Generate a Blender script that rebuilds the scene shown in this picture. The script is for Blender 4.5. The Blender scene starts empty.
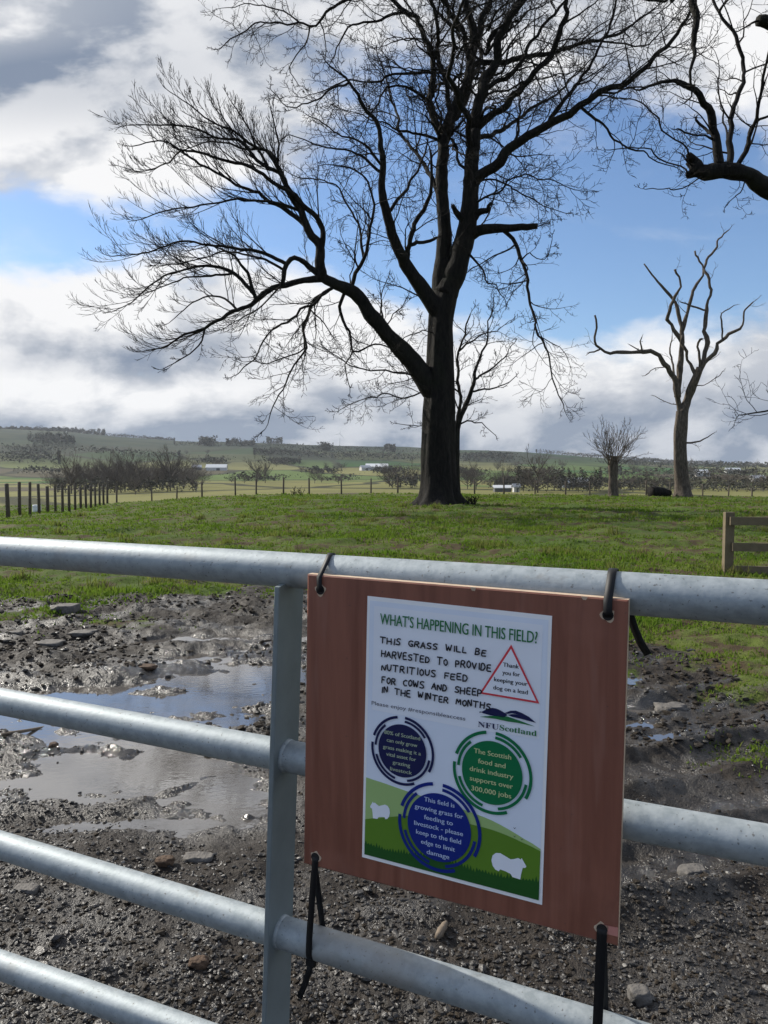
import bpy, math, random
import numpy as np
from mathutils import Vector
rnd = random.Random(7)
rng = np.random.default_rng(11)
scene = bpy.context.scene
COL = scene.collection

# ------------------------------------------------------------------ camera
FPX = 770.0
CAM_H = 1.35
PITCH = math.atan(42 / FPX)
cam = bpy.data.cameras.new("camera")
cam.sensor_width = 36; cam.sensor_fit = 'AUTO'; cam.lens = FPX / 1024 * 36
cam.clip_start = 0.05; cam.clip_end = 20000
camo = bpy.data.objects.new("camera", cam); COL.objects.link(camo)
camo.location = (0, 0, CAM_H); camo.rotation_euler = (math.pi / 2 - PITCH, 0, 0)
scene.camera = camo
_F = np.array([0, math.cos(PITCH), -math.sin(PITCH)]); _U = np.array([0, math.sin(PITCH), math.cos(PITCH)]); _R = np.array([1.0, 0, 0])
_C = np.array([0, 0, CAM_H])
def ray(px, py): return _F + (px - 384) / FPX * _R - (py - 512) / FPX * _U
def at(px, py, Y):
    r = ray(px, py); return _C + r * (Y / r[1])
def onplane(px, py, P, n):
    r = ray(px, py); return _C + r * (np.dot(P - _C, n) / np.dot(r, n))

# ------------------------------------------------------------------ object helpers
def tag(o, label=None, cat=None, group=None, kind=None):
    if label: o["label"] = label
    if cat: o["category"] = cat
    if group: o["group"] = group
    if kind: o["kind"] = kind
    return o
def mesh_np(name, V, T=None, Q=None, smooth=True):
    """mesh from numpy arrays of vertices, triangles and quads"""
    me = bpy.data.meshes.new(name)
    V = np.asarray(V, np.float32)
    T = np.zeros((0, 3), np.int32) if T is None or len(T) == 0 else np.asarray(T, np.int32)
    Q = np.zeros((0, 4), np.int32) if Q is None or len(Q) == 0 else np.asarray(Q, np.int32)
    me.vertices.add(len(V)); me.vertices.foreach_set("co", V.ravel())
    me.loops.add(T.size + Q.size)
    me.loops.foreach_set("vertex_index", np.concatenate([T.ravel(), Q.ravel()]).astype(np.int32))
    me.polygons.add(len(T) + len(Q))
    st = np.concatenate([np.arange(len(T)) * 3, T.size + np.arange(len(Q)) * 4]).astype(np.int32)
    me.polygons.foreach_set("loop_start", st)
    me.polygons.foreach_set("use_smooth", np.full(len(T) + len(Q), smooth))
    me.update(calc_edges=True); me.validate()
    return me
class MB:
    """collects shapes (world coordinates); build() links them as ONE object"""
    def __init__(s): s.V = []; s.T = []; s.Q = []; s.n = 0
    def add(s, V, T=None, Q=None):
        V = np.asarray(V, float).reshape(-1, 3)
        if T is not None and len(T): s.T.append(np.asarray(T, int).reshape(-1, 3) + s.n)
        if Q is not None and len(Q): s.Q.append(np.asarray(Q, int).reshape(-1, 4) + s.n)
        s.V.append(V); s.n += len(V); return s
    def box(s, c, ax, ay, az):
        c, ax, ay, az = map(lambda a: np.asarray(a, float), (c, ax, ay, az))
        V = [c + i * ax + j * ay + k * az for k in (-1, 1) for j in (-1, 1) for i in (-1, 1)]
        return s.add(V, Q=[(0, 2, 3, 1), (4, 5, 7, 6), (0, 1, 5, 4), (2, 6, 7, 3), (0, 4, 6, 2), (1, 3, 7, 5)])
    def tube(s, P, R, K=6, cap=True, prof=None):
        P = np.asarray(P, float); n = len(P); R = np.broadcast_to(np.asarray(R, float), (n,))
        tan = np.gradient(P, axis=0); tan /= np.linalg.norm(tan, axis=1)[:, None] + 1e-12
        m = tan.mean(axis=0); ref = np.array([0, 1.0, 0]) if abs(m[1]) < .7 else np.array([1.0, 0, 0])
        a = np.cross(tan, ref); a /= np.linalg.norm(a, axis=1)[:, None] + 1e-12
        b = np.cross(tan, a)
        th = np.arange(K) * 2 * math.pi / K
        pr = np.ones(K) if prof is None else prof
        V = P[:, None, :] + R[:, None, None] * (np.cos(th)[None, :, None] * a[:, None, :] + np.sin(th)[None, :, None] * b[:, None, :]) * pr[None, :, None]
        V = V.reshape(-1, 3)
        i = np.arange(n - 1)[:, None] * K; j = np.arange(K)[None, :]; j2 = (j + 1) % K
        Q = np.stack([i + j, i + K + j, i + K + j2, i + j2], -1).reshape(-1, 4)
        T = []
        if cap:
            V = np.vstack([V, P[:1], P[-1:]]); c0 = n * K; c1 = c0 + 1; o = (n - 1) * K
            for k in range(K):
                k2 = (k + 1) % K
                T.append((c0, k, k2)); T.append((c1, o + k2, o + k))
        return s.add(V, T, Q)
    def ribbon(s, P, W, N, w, t):
        """flat strap along P: W width directions, N thickness directions"""
        P = np.asarray(P, float); n = len(P)
        W = np.broadcast_to(np.asarray(W, float), (n, 3)); N = np.broadcast_to(np.asarray(N, float), (n, 3))
        V = np.stack([P + W * w / 2 + N * t, P - W * w / 2 + N * t, P - W * w / 2, P + W * w / 2], 1).reshape(-1, 3)
        Q = [(4 * i + k, 4 * i + (k + 1) % 4, 4 * i + 4 + (k + 1) % 4, 4 * i + 4 + k) for i in range(n - 1) for k in range(4)]
        Q += [(3, 2, 1, 0), (4 * n - 4, 4 * n - 3, 4 * n - 2, 4 * n - 1)]
        return s.add(V, Q=Q)
    def build(s, name, mat, parent=None, loc=None, smooth=True, base=None):
        V = np.vstack(s.V)
        base = np.zeros(3) if base is None else np.asarray(base, float)
        if parent is not None:
            base = np.array(parent.get("_b", (0, 0, 0)))
        me = mesh_np(name, V - base, np.vstack(s.T) if s.T else None, np.vstack(s.Q) if s.Q else None, smooth)
        if mat: me.materials.append(mat)
        o = bpy.data.objects.new(name, me); COL.objects.link(o)
        if parent is not None: o.parent = parent
        else: o.location = base
        o["_b"] = tuple(base)
        return o
def empty(name, loc):
    o = bpy.data.objects.new(name, None); COL.objects.link(o); o.location = loc; o["_b"] = tuple(float(v) for v in loc)
    o.empty_display_size = .1
    return o
def copy_tree(o, parent=None):
    c = o.copy(); COL.objects.link(c)
    if parent is not None: c.parent = parent
    for ch in list(o.children): copy_tree(ch, c)
    return c

# ------------------------------------------------------------------ noise
def _hash(ix, iy, s):
    h = (ix.astype(np.int64) * 374761393 + iy.astype(np.int64) * 668265263 + s * 1442695041) & 0xFFFFFFFF
    h = ((h ^ (h >> 13)) * 1274126177) & 0xFFFFFFFF
    return ((h ^ (h >> 16)) & 0xFFFF) / 65535.0
def vnoise(x, y, s=0):
    x = np.asarray(x, float); y = np.asarray(y, float)
    ix = np.floor(x); iy = np.floor(y); fx = x - ix; fy = y - iy
    fx = fx * fx * fx * (fx * (fx * 6 - 15) + 10); fy = fy * fy * fy * (fy * (fy * 6 - 15) + 10)
    a = _hash(ix, iy, s); b = _hash(ix + 1, iy, s); c = _hash(ix, iy + 1, s); d = _hash(ix + 1, iy + 1, s)
    return (a + (b - a) * fx) * (1 - fy) + (c + (d - c) * fx) * fy
def fbm(x, y, o=4, s=0, g=.5):
    t = 0; a = 1; n = 0
    for i in range(o):
        t = t + a * (vnoise(x, y, s + i * 17) * 2 - 1); n += a; a *= g; x = x * 2.03 + 11.3; y = y * 2.03 - 7.1
    return t / n
def sstep(a, b, x):
    t = np.clip((np.asarray(x, float) - a) / (b - a), 0, 1); return t * t * (3 - 2 * t)

# ------------------------------------------------------------------ node helper
class NT:
    def __init__(s, tree): s.t = tree; tree.nodes.clear()
    def new(s, typ, **kw):
        n = s.t.nodes.new(typ)
        for k, v in kw.items(): setattr(n, k, v)
        return n
    def put(s, sock, v):
        if isinstance(v, S): v = v.o
        if isinstance(v, bpy.types.NodeSocket): s.t.links.new(v, sock)
        elif v is not None: sock.default_value = v
    def math(s, op, a, b=None, c=None, clamp=False):
        n = s.new('ShaderNodeMath', operation=op); n.use_clamp = clamp
        s.put(n.inputs[0], a)
        if b is not None: s.put(n.inputs[1], b)
        if c is not None: s.put(n.inputs[2], c)
        return S(s, n.outputs[0])
    def ss(s, x, a, b):
        n = s.new('ShaderNodeMapRange', interpolation_type='SMOOTHSTEP')
        s.put(n.inputs[0], x); n.inputs[1].default_value = a; n.inputs[2].default_value = b
        return S(s, n.outputs[0])
    def lin(s, x, a, b, c=0., d=1.):
        n = s.new('ShaderNodeMapRange'); s.put(n.inputs[0], x)
        for i, v in enumerate((a, b, c, d)): n.inputs[i + 1].default_value = v
        return S(s, n.outputs[0])
    def mix(s, f, a, b, blend='MIX'):
        n = s.new('ShaderNodeMix', data_type='RGBA', blend_type=blend)
        s.put(n.inputs[0], f)
        for k, v in ((6, a), (7, b)):
            if isinstance(v, (tuple, list)) and len(v) == 3: v = (*v, 1)
            s.put(n.inputs[k], v)
        return S(s, n.outputs[2])
    def noise(s, vec, scale, detail=4, rough=.55, dist=0., out=0):
        n = s.new('ShaderNodeTexNoise'); s.put(n.inputs['Vector'], vec)
        n.inputs['Scale'].default_value = scale; n.inputs['Detail'].default_value = detail
        n.inputs['Roughness'].default_value = rough; n.inputs['Distortion'].default_value = dist
        return S(s, n.outputs[out])
    def comb(s, x, y, z):
        n = s.new('ShaderNodeCombineXYZ')
        for i, v in enumerate((x, y, z)): s.put(n.inputs[i], v)
        return S(s, n.outputs[0])
    def sep(s, v):
        n = s.new('ShaderNodeSeparateXYZ'); s.put(n.inputs[0], v); return [S(s, n.outputs[i]) for i in range(3)]
    def pos(s): return S(s, s.new('ShaderNodeNewGeometry').outputs['Position'])
    def objc(s): return S(s, s.new('ShaderNodeTexCoord').outputs['Object'])
    def attr(s, name): return S(s, s.new('ShaderNodeAttribute', attribute_name=name).outputs['Fac'])
    def scale(s, v, k):
        n = s.new('ShaderNodeVectorMath', operation='MULTIPLY'); s.put(n.inputs[0], v); n.inputs[1].default_value = k
        return S(s, n.outputs[0])
    def bump(s, h, dist=.01, strength=1.):
        n = s.new('ShaderNodeBump'); s.put(n.inputs['Height'], h); n.inputs['Distance'].default_value = dist; n.inputs['Strength'].default_value = strength
        return S(s, n.outputs[0])
    def pbsdf(s, color, rough=.6, metal=0., normal=None, spec=None, ior=None):
        n = s.new('ShaderNodeBsdfPrincipled')
        if isinstance(color, (tuple, list)) and len(color) == 3: color = (*color, 1)
        s.put(n.inputs['Base Color'], color); s.put(n.inputs['Roughness'], rough); s.put(n.inputs['Metallic'], metal)
        if normal is not None: s.put(n.inputs['Normal'], normal)
        if spec is not None: s.put(n.inputs['Specular IOR Level'], spec)
        if ior is not None: s.put(n.inputs['IOR'], ior)
        return S(s, n.outputs[0])
    def out(s, sh):
        n = s.new('ShaderNodeOutputMaterial'); s.put(n.inputs['Surface'], sh)
class S:
    def __init__(s, nt, o): s.nt = nt; s.o = o
    def __add__(s, b): return s.nt.math('ADD', s, b)
    def __radd__(s, b): return s.nt.math('ADD', b, s)
    def __sub__(s, b): return s.nt.math('SUBTRACT', s, b)
    def __rsub__(s, b): return s.nt.math('SUBTRACT', b, s)
    def __mul__(s, b): return s.nt.math('MULTIPLY', s, b)
    __rmul__ = __mul__
    def __truediv__(s, b): return s.nt.math('DIVIDE', s, b)
    def clamp(s): return s.nt.math('ADD', s, 0., clamp=True)
def material(name):
    m = bpy.data.materials.new(name); m.use_nodes = True
    return m, NT(m.node_tree)
def simple(name, col, rough=.6, metal=0., var=.15, scale=30., bump=0., spec=None):
    m, N = material(name)
    p = N.objc(); n = N.noise(p, scale, 4)
    c = N.mix(n, tuple(v * (1 - var) for v in col), tuple(v * (1 + var) for v in col))
    N.out(N.pbsdf(c, rough, metal, N.bump(n, bump) if bump else None, spec))
    return m

# ------------------------------------------------------------------ sky and sun
SUN_AZ, SUN_EL = math.radians(-58), math.radians(34)      # azimuth from +Y towards +X
sun = bpy.data.lights.new("sun", 'SUN'); sun.energy = 5.0; sun.angle = math.radians(.5); sun.color = (1, .945, .85)
suno = bpy.data.objects.new("sun", sun); COL.objects.link(suno)
sd = Vector((math.sin(SUN_AZ) * math.cos(SUN_EL), math.cos(SUN_AZ) * math.cos(SUN_EL), math.sin(SUN_EL)))
suno.rotation_euler = (-sd).to_track_quat('-Z', 'Y').to_euler(); suno.location = (-20, 20, 40)
world = bpy.data.worlds.new("World"); scene.world = world; world.use_nodes = True
def build_sky():
    N = NT(world.node_tree)
    sky = N.new('ShaderNodeTexSky', sky_type='NISHITA')
    sky.sun_disc = False; sky.sun_elevation = SUN_EL; sky.sun_rotation = SUN_AZ
    sky.air_density = 1.0; sky.dust_density = .4; sky.ozone_density = 2.0
    D = S(N, N.new('ShaderNodeTexCoord').outputs['Generated'])
    x, y, z = N.sep(D)
    yy = N.math('MAXIMUM', y, .12)
    u = x / yy; v = z / yy
    # cloud field: stretched flat towards the horizon
    zz = N.math('MAXIMUM', z, 0.) + .30
    q = N.comb(x / zz * 1.0, y / zz * 1.0, z * 1.5)
    uv = N.comb(u, v * 1.7, y * .2)
    n1 = N.noise(uv, 3.1, 7, .55, .25)
    n2 = N.noise(N.comb(u * .7 + 3.1, v * 1.8, y * .3), 6.0, 7, .6, .4)
    n3 = N.noise(N.comb(u * .8 + 1.7, v * 1.6, y * .2), 15., 5, .6, .3)
    nb = N.noise(q, 1.5, 6, .55, .2)
    nlit = N.noise(N.comb(u + .055, v * 1.7 - .075, y * .2), 3.1, 7, .55, .25)
    def gauss(px, py, sx, sy):
        a = (u - (px - 384) / 770.) * (770. / sx); b = (v - (470 - py) / 770.) * (770. / sy)
        return N.math('EXPONENT', (a * a + b * b) * -1.)
    blue = gauss(35, 242, 115, 42) * 1.0 + gauss(300, 232, 150, 55) * .85 + gauss(640, 240, 170, 92) * 1.35 + gauss(470, 265, 130, 75) * .9
    blue = blue + gauss(430, 120, 130, 90) * .45 + gauss(585, 175, 110, 60) * .5 + gauss(700, 120, 120, 60) * .25 + gauss(-300, 120, 260, 130) * .3 + gauss(1100, 150, 220, 160) * .8
    front = N.ss(y, .0, .3)
    dens = 1.10 - blue * 1.12 + (n1 - .5) * 1.7 + (n2 - .5) * .9 + (n3 - .5) * .5
    wisp = N.ss(n2, .52, .8) * .22
    cov_f = N.ss(dens, .30, .86)
    cov_b = N.ss(nb, .44, .62)
    cov = cov_b + (cov_f - cov_b) * front
    cov = N.math('MAXIMUM', cov, wisp)
    cov = cov.clamp()
    # cloud brightness
    lit = N.ss((n1 - nlit) * 3.0 + (n1 - .5) * .6 + (n2 - .5) * 1.5 + (n3 - .5) * .7 + .5, .10, .90)
    dark = gauss(60, 100, 210, 46) * .42 + gauss(260, 30, 260, 70) * .26 + N.ss(v, .115, .035) * .50 + gauss(170, 362, 230, 20) * .34 + gauss(330, 400, 200, 22) * .2
    bright = gauss(90, 295, 170, 26) * .40 + gauss(-20, 40, 120, 40) * .2 + gauss(400, 330, 150, 60) * .10 + gauss(640, 350, 160, 26) * .26 + gauss(700, 30, 120, 80) * .3 + gauss(150, 195, 150, 40) * .4 + gauss(120, 400, 170, 18) * .3
    w = (lit * .72 + .32 - dark + bright).clamp()
    ccol = N.mix(w, (.25, .31, .42), (1.03, 1.03, 1.04))
    glow = N.ss(S(N, N.new('ShaderNodeVectorMath', operation='DOT_PRODUCT').outputs['Value']), .55, 1.) if False else None
    back = N.mix(N.ss(nb, .4, .75), (.60, .68, .86), (1.12, 1.15, 1.22))  # unseen clouds behind the camera, brightened to light the shaded poster
    ccol = N.mix(front, back, ccol)
    bg1 = N.new('ShaderNodeBackground'); N.put(bg1.inputs[0], N.mix(1., S(N, sky.outputs[0]), (.80, .90, 1.03), 'MULTIPLY')); bg1.inputs[1].default_value = .113
    bg2 = N.new('ShaderNodeBackground'); N.put(bg2.inputs[0], ccol); bg2.inputs[1].default_value = .74
    ms = N.new('ShaderNodeMixShader'); N.put(ms.inputs[0], cov)
    N.t.links.new(bg1.outputs[0], ms.inputs[1]); N.t.links.new(bg2.outputs[0], ms.inputs[2])
    o = N.new('ShaderNodeOutputWorld'); N.t.links.new(ms.outputs[0], o.inputs['Surface'])
build_sky()
scene.view_settings.view_transform = 'Standard'; scene.view_settings.look = 'None'
scene.view_settings.exposure = 0.32; scene.view_settings.gamma = 1.0

# ------------------------------------------------------------------ terrain height
def px_of(x, y): return 384 + FPX * np.asarray(x, float) / np.maximum(y, .5)
RIDGE_X = [-900, -300, 0, 60, 100, 180, 250, 340, 400, 470, 520, 560, 620, 680, 740, 768, 1100, 2000]
RIDGE_Y = [438, 430, 433, 434, 437, 442, 443, 446, 447, 450, 452, 455, 460, 464, 465, 466, 462, 455]
def mudmask(x, y):
    r = np.hypot(x, y); p = np.clip(px_of(x, y), -600, 1400)
    edge = np.interp(p, [-600, 0, 130, 270, 400, 560, 640, 700, 768, 1000], [9.2, 8.2, 8.2, 9.0, 8.6, 6.7, 5.4, 4.6, 3.9, 3.2])
    n = fbm(x * .9, y * .9, 4, 3) * 1.0 + fbm(x * 3.3, y * 3.3, 3, 9) * .55
    m = 1 - sstep(-.95, .75, (y - edge) / np.maximum(edge * .2, .6) + n * 1.7)
    return np.where(y < .3, 1.0, m)
PUD_Z = -0.030
def pud_depth(x, y):
    """how far the ground is pulled below the water level: an uneven sheet in the track"""
    d = 0
    for (cx, cy, sx, sy, rot, a) in ((-1.05, 5.2, .62, .55, .3, 1.0), (-1.55, 4.25, .70, .50, -.1, 1.1), (-1.2, 3.5, .55, .42, .1, .8), (-.72, 3.12, .28, .30, .2, .72), (-1.0, 4.5, .40, .45, 0, .9), (-1.35, 6.2, .75, .16, .1, .55),
                                     (-.7, 6.1, .4, .14, .1, .6), (1.45, 4.35, .30, .09, .1, .52), (1.55, 3.9, .30, .10, .25, .56), (1.3, 4.1, .2, .09, 0, .5), (1.32, 3.0, .4, .07, .25, .45), (1.5, 5.0, .22, .06, .1, .6)):
        c, s = math.cos(rot), math.sin(rot); dx = x - cx; dy = y - cy
        a1 = (c * dx + s * dy) / (sx * 1.15); b1 = (-s * dx + c * dy) / (sy * 1.12)
        d = np.maximum(d, a * np.exp(-(a1 * a1 + b1 * b1)))
    return d
def macro(x, y):
    x = np.asarray(x, float); y = np.asarray(y, float)
    r = np.hypot(x, y)
    u = x / np.maximum(y, 1.0); u = np.where(y < 1, np.sign(x) * 2, u)
    z = .10 * sstep(8, 26, r) - .32 * sstep(27, 50, r)
    z = z - .55 * sstep(.12, .42, -u) * sstep(10, 42, r)
    z = z + .05 * np.exp(-(((x - 1.9) / 2.1) ** 2 + ((y - 26.8) / 2.2) ** 2))
    fall = np.interp(r, [0, 50, 90, 200, 400, 600, 900, 1300, 1800, 5000], [0, 0, 3.6, 7, 8.2, 8, 6, 5, 4, 4])
    z = z - fall
    p = px_of(x, y); p = np.where(y < r * .25, np.where(x < 0, -900, 2000), p)
    zr = (470 - np.interp(p, RIDGE_X, RIDGE_Y)) / 770 * 2600 + 5
    k = sstep(620, 2750, r) ** 1.15
    z = z + zr * k - sstep(2800, 3600, r) * 25
    z = z + fbm(x / 300, y / 300, 4, 5) * 7 * sstep(500, 1600, r)
    return z
def rut_line(x, y):
    """tyre ruts curving through the mud on the right: height and how far one is inside them"""
    w = fbm(x * 1.1, y * 1.1, 3, 161)
    v = y - .30 * (x - 1.2) + .10 * w + .06 * np.sin(x * 2.1)
    a = sstep(.30, .75, x) * sstep(2.25, 2.6, v) * (1 - sstep(4.1, 4.7, v))
    s = np.abs(np.sin(np.pi * v / .36))
    lug = .5 + .5 * np.sin((x * 1.0 + v * .6) * 2 * np.pi / .11)
    h = ((1 - s) ** 1.5 * .055 - (s > .75) * (s - .75) * .06 + lug * sstep(.6, .9, s) * .008) * (.55 + .6 * vnoise(x * 3, y * 3, 167))
    return h * a, a * sstep(.55, .9, s)
def ground_z(x, y, fine=True):
    x = np.asarray(x, float); y = np.asarray(y, float)
    r = np.hypot(x, y)
    z = macro(x, y)
    near = 1 - sstep(55, 80, r)
    m = mudmask(x, y)
    # pasture: poached tussocks
    t = fbm(x * .8, y * 1.2, 4, 21) * .10 + fbm(x * 3.2, y * 4.2, 3, 31) * .05
    # mud: wheel and hoof churn
    rut = np.abs(fbm(x * 1.7 + .4 * y, y * 2.6, 4, 41))
    mm = (rut - .18) * .11 + fbm(x * 6, y * 7, 4, 51) * .036 + fbm(x * 24, y * 24, 3, 61) * .008
    mm = mm * (.55 + .45 * sstep(3.6, 5.0, y))
    wv = fbm(x * .8, y * .8, 3, 141)
    tr = np.sin((y * .93 - x * .22 + wv * .35) * 2 * np.pi / .62)
    mm = mm + np.where(tr > 0, tr ** .7 * .4, -(-tr) ** 1.6) * .062 * sstep(-.25, .25, fbm(x * .7 + 3, y * .9, 3, 151) + .25 * sstep(.3, 1.2, x)) * sstep(2.2, 2.8, y)
    rr_ = rut_line(x, y)
    mm = mm * (1 - .5 * np.clip(rr_[1], 0, 1)) + rr_[0]
    z = z + near * (t * (1 - m) + mm * m)
    pd = pud_depth(x, y)
    pd = pd * (.92 + .55 * fbm(x * 2.4, y * 4.4, 4, 181))
    lim = PUD_Z + .006; z = np.where((m > .2) & (r < 9) & (z < lim), lim + (z - lim) * .1, z)
    k = sstep(.08, .60, pd)
    z = z * (1 - k * .90) + k * (PUD_Z - .019 + fbm(x * 2.2, y * 4.6, 5, 71, .6) * .072 + fbm(x * 13, y * 19, 3, 77) * .024)
    return z
def gz(x, y): return float(ground_z(np.array([x]), np.array([y]))[0])

def polar_ground():
    rr = [.25]
    while rr[-1] < 3700:
        r = rr[-1]
        s = .03 if r < 1.4 else .0048 if r < 9 else .0075 if r < 62 else .022
        rr.append(r * (1 + s))
    rr = np.array(rr)
    a = np.radians(np.concatenate([np.arange(-48, 48.001, .136), np.arange(52, 308.1, 4.)]))   # from +Y, clockwise
    nr, na = len(rr), len(a)
    X = rr[:, None] * np.sin(a)[None]; Y = rr[:, None] * np.cos(a)[None]
    Z = ground_z(X, Y)
    V = np.stack([X, Y, Z], -1).reshape(-1, 3)
    i = np.arange(nr - 1)[:, None] * na; j = np.arange(na)[None]; j2 = (j + 1) % na
    Q = np.stack([i + j, i + j2, i + na + j2, i + na + j], -1).reshape(-1, 4)
    V = np.vstack([V, [[0, 0, float(Z[0].mean())]]])
    T = [(len(V) - 1, (k + 1) % na, k) for k in range(na)]
    me = mesh_np("ground", V, T, Q)
    at_ = me.attributes.new("mud", 'FLOAT', 'POINT')
    at_.data.foreach_set("value", np.append(mudmask(X, Y).ravel(), 1).astype(np.float32))
    at_ = me.attributes.new("wet", 'FLOAT', 'POINT')
    at_.data.foreach_set("value", np.append(np.clip(sstep(.02, .5, pud_depth(X, Y)) + .75 * rut_line(X, Y)[1] * (vnoise(X * 4, Y * 4, 171) > .35), 0, 1).ravel(), 0).astype(np.float32))
    r_q = np.repeat(rr[:-1], na)
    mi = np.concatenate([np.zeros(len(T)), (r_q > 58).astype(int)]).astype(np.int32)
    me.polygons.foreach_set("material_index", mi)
    return me
def m_pasture():
    m, N = material("pasture_and_mud")
    p = N.pos(); mud = N.attr("mud"); wet = N.attr("wet")
    n1 = N.noise(p, .55, 5); n2 = N.noise(p, 3.2, 5, .6); n3 = N.noise(p, 22., 4, .65); n4 = N.noise(p, 90., 3, .6)
    g = N.mix(N.ss(n1, .35, .65), (.058, .092, .017), (.090, .112, .026))
    g = N.mix(N.ss(n2 + (n1 - .5) * .5, .46, .62), g, (.070, .052, .030))
    g = N.mix(N.ss(n3, .55, .75) * .6, g, (.030, .026, .016))
    d = N.mix(n2, (.017, .0125, .009), (.034, .026, .019))
    d = N.mix(N.ss(n3, .4, .7), d, (.015, .012, .010))
    d = N.mix(N.ss(n4, .60, .75) * .35, d, (.070, .059, .048))
    film = N.ss(N.noise(p, 1.7, 5, .6), .46, .60)
    k = N.ss(mud + (n3 - .5) * .5 + (n2 - .5) * .4, .14, .40)
    c = N.mix(k, g, d)
    c = N.mix(wet * .55, c, (.040, .034, .028))
    c = N.mix(film * k * .45, c, (.014, .012, .010))
    rg = N.lin(n3, .3, .7, .52, .85) - wet * .42 - film * .26
    rough = .92 + (rg - .92) * k
    n5 = N.noise(p, 260., 2, .6)
    h = n3 * .6 + n4 * .38 + n5 * .16 + n2 * .4
    N.out(N.pbsdf(c, rough, 0., N.bump(h, .03, .8), N.lin(k, 0, 1, .12, .26) + film * k * .34 + wet * .45))
    return m
def m_valley():
    m, N = material("valley_fields")
    p = N.pos(); x, y, z = N.sep(p)
    w = N.noise(p, .004, 3, .5, 0., 1)
    vm = N.new('ShaderNodeVectorMath', operation='MULTIPLY_ADD'); N.put(vm.inputs[0], w); vm.inputs[1].default_value = (90, 90, 0); N.put(vm.inputs[2], p)
    pw = N.scale(S(N, vm.outputs[0]), (1, .62, 0))
    v1 = N.new('ShaderNodeTexVoronoi', feature='F1', voronoi_dimensions='2D'); N.put(v1.inputs['Vector'], pw); v1.inputs['Scale'].default_value = .0062
    v2 = N.new('ShaderNodeTexVoronoi', feature='DISTANCE_TO_EDGE', voronoi_dimensions='2D'); N.put(v2.inputs['Vector'], pw); v2.inputs['Scale'].default_value = .0062
    r, gg, b = N.sep(S(N, v1.outputs['Color']))
    c = N.mix(N.ss(r, .25, .5), (.034, .095, .020), (.085, .130, .032))
    c = N.mix(N.ss(gg, .62, .66), c, (.17, .165, .062))
    c = N.mix(N.ss(b, .74, .78), c, (.075, .062, .040))
    c = N.mix(N.ss(y, 720., 620.) * N.ss(n0 := N.noise(p, .006, 2), .62, .58), c, (.165, .160, .055))
    n = N.noise(p, .02, 5); nm = N.noise(p, .006, 6, .6)
    c = N.mix(N.ss(n, .35, .75) * .35, c, (.06, .06, .028))
    moor = N.mix(N.ss(nm, .46, .58), (.014, .022, .013), (.066, .070, .028))
    c = N.mix(N.ss(z + (nm - .5) * 50., 38., 66.), c, moor)
    c = N.mix(N.ss(z, -2., 24.) * .72, c, (.010, .024, .015))  # cloud shadow on the hills painted into the field colour, deeper with height
    hedge = N.ss(v2.outputs[0], .050, .026)
    low = N.ss(z, 75., 45.)
    c = N.mix(hedge * low * .85, c, (.022, .024, .014))
    N.out(N.pbsdf(c, .95, 0., None, .1))
    return m
gm = polar_ground()
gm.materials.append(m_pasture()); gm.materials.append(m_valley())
go = bpy.data.objects.new("ground", gm); COL.objects.link(go)
tag(go, "muddy gravelly gateway running into a poached green pasture, farmland and hills beyond", "ground", kind="structure")

# water
def water():
    m, N = material("muddy_water")
    p = N.pos(); n = N.noise(p, 5., 3); rip = N.noise(N.scale(p, (1, 1.6, 1)), 22., 2)
    c = N.mix(n, (.055, .048, .041), (.105, .094, .082))
    N.out(N.pbsdf(c, N.lin(n, .3, .7, .02, .10), 0., N.bump(rip, .0015, .2), None, 3.7))
    out = []
    for i, (x0, x1, y0, y1, lab) in enumerate(((-3.2, -.25, 2.2, 7.4, "broad shallow puddle reflecting the sky across the muddy track, left of the upright"), (.95, 2.6, 2.6, 5.6, "small broken puddle in the mud to the right of the plywood board"))):
        nx, ny = 40, 60
        xs = np.linspace(x0, x1, nx); ys = np.linspace(y0, y1, ny)
        X, Y = np.meshgrid(xs, ys)
        keep = pud_depth(X, Y) > .04
        V = np.stack([X, Y, np.full_like(X, PUD_Z + (0 if i == 0 else .0))], -1).reshape(-1, 3)
        Q = []
        for a in range(ny - 1):
            for b in range(nx - 1):
                if keep[a, b] or keep[a + 1, b] or keep[a, b + 1] or keep[a + 1, b + 1]:
                    Q.append((a * nx + b, a * nx + b + 1, (a + 1) * nx + b + 1, (a + 1) * nx + b))
        used = np.unique(np.array(Q)); re = np.full(len(V), -1); re[used] = np.arange(len(used))
        o = MB().add(V[used], Q=re[np.array(Q)]).build("puddle", m, base=(x0, y0, PUD_Z))
        tag(o, lab, "puddle", kind="structure")
water()

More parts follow.
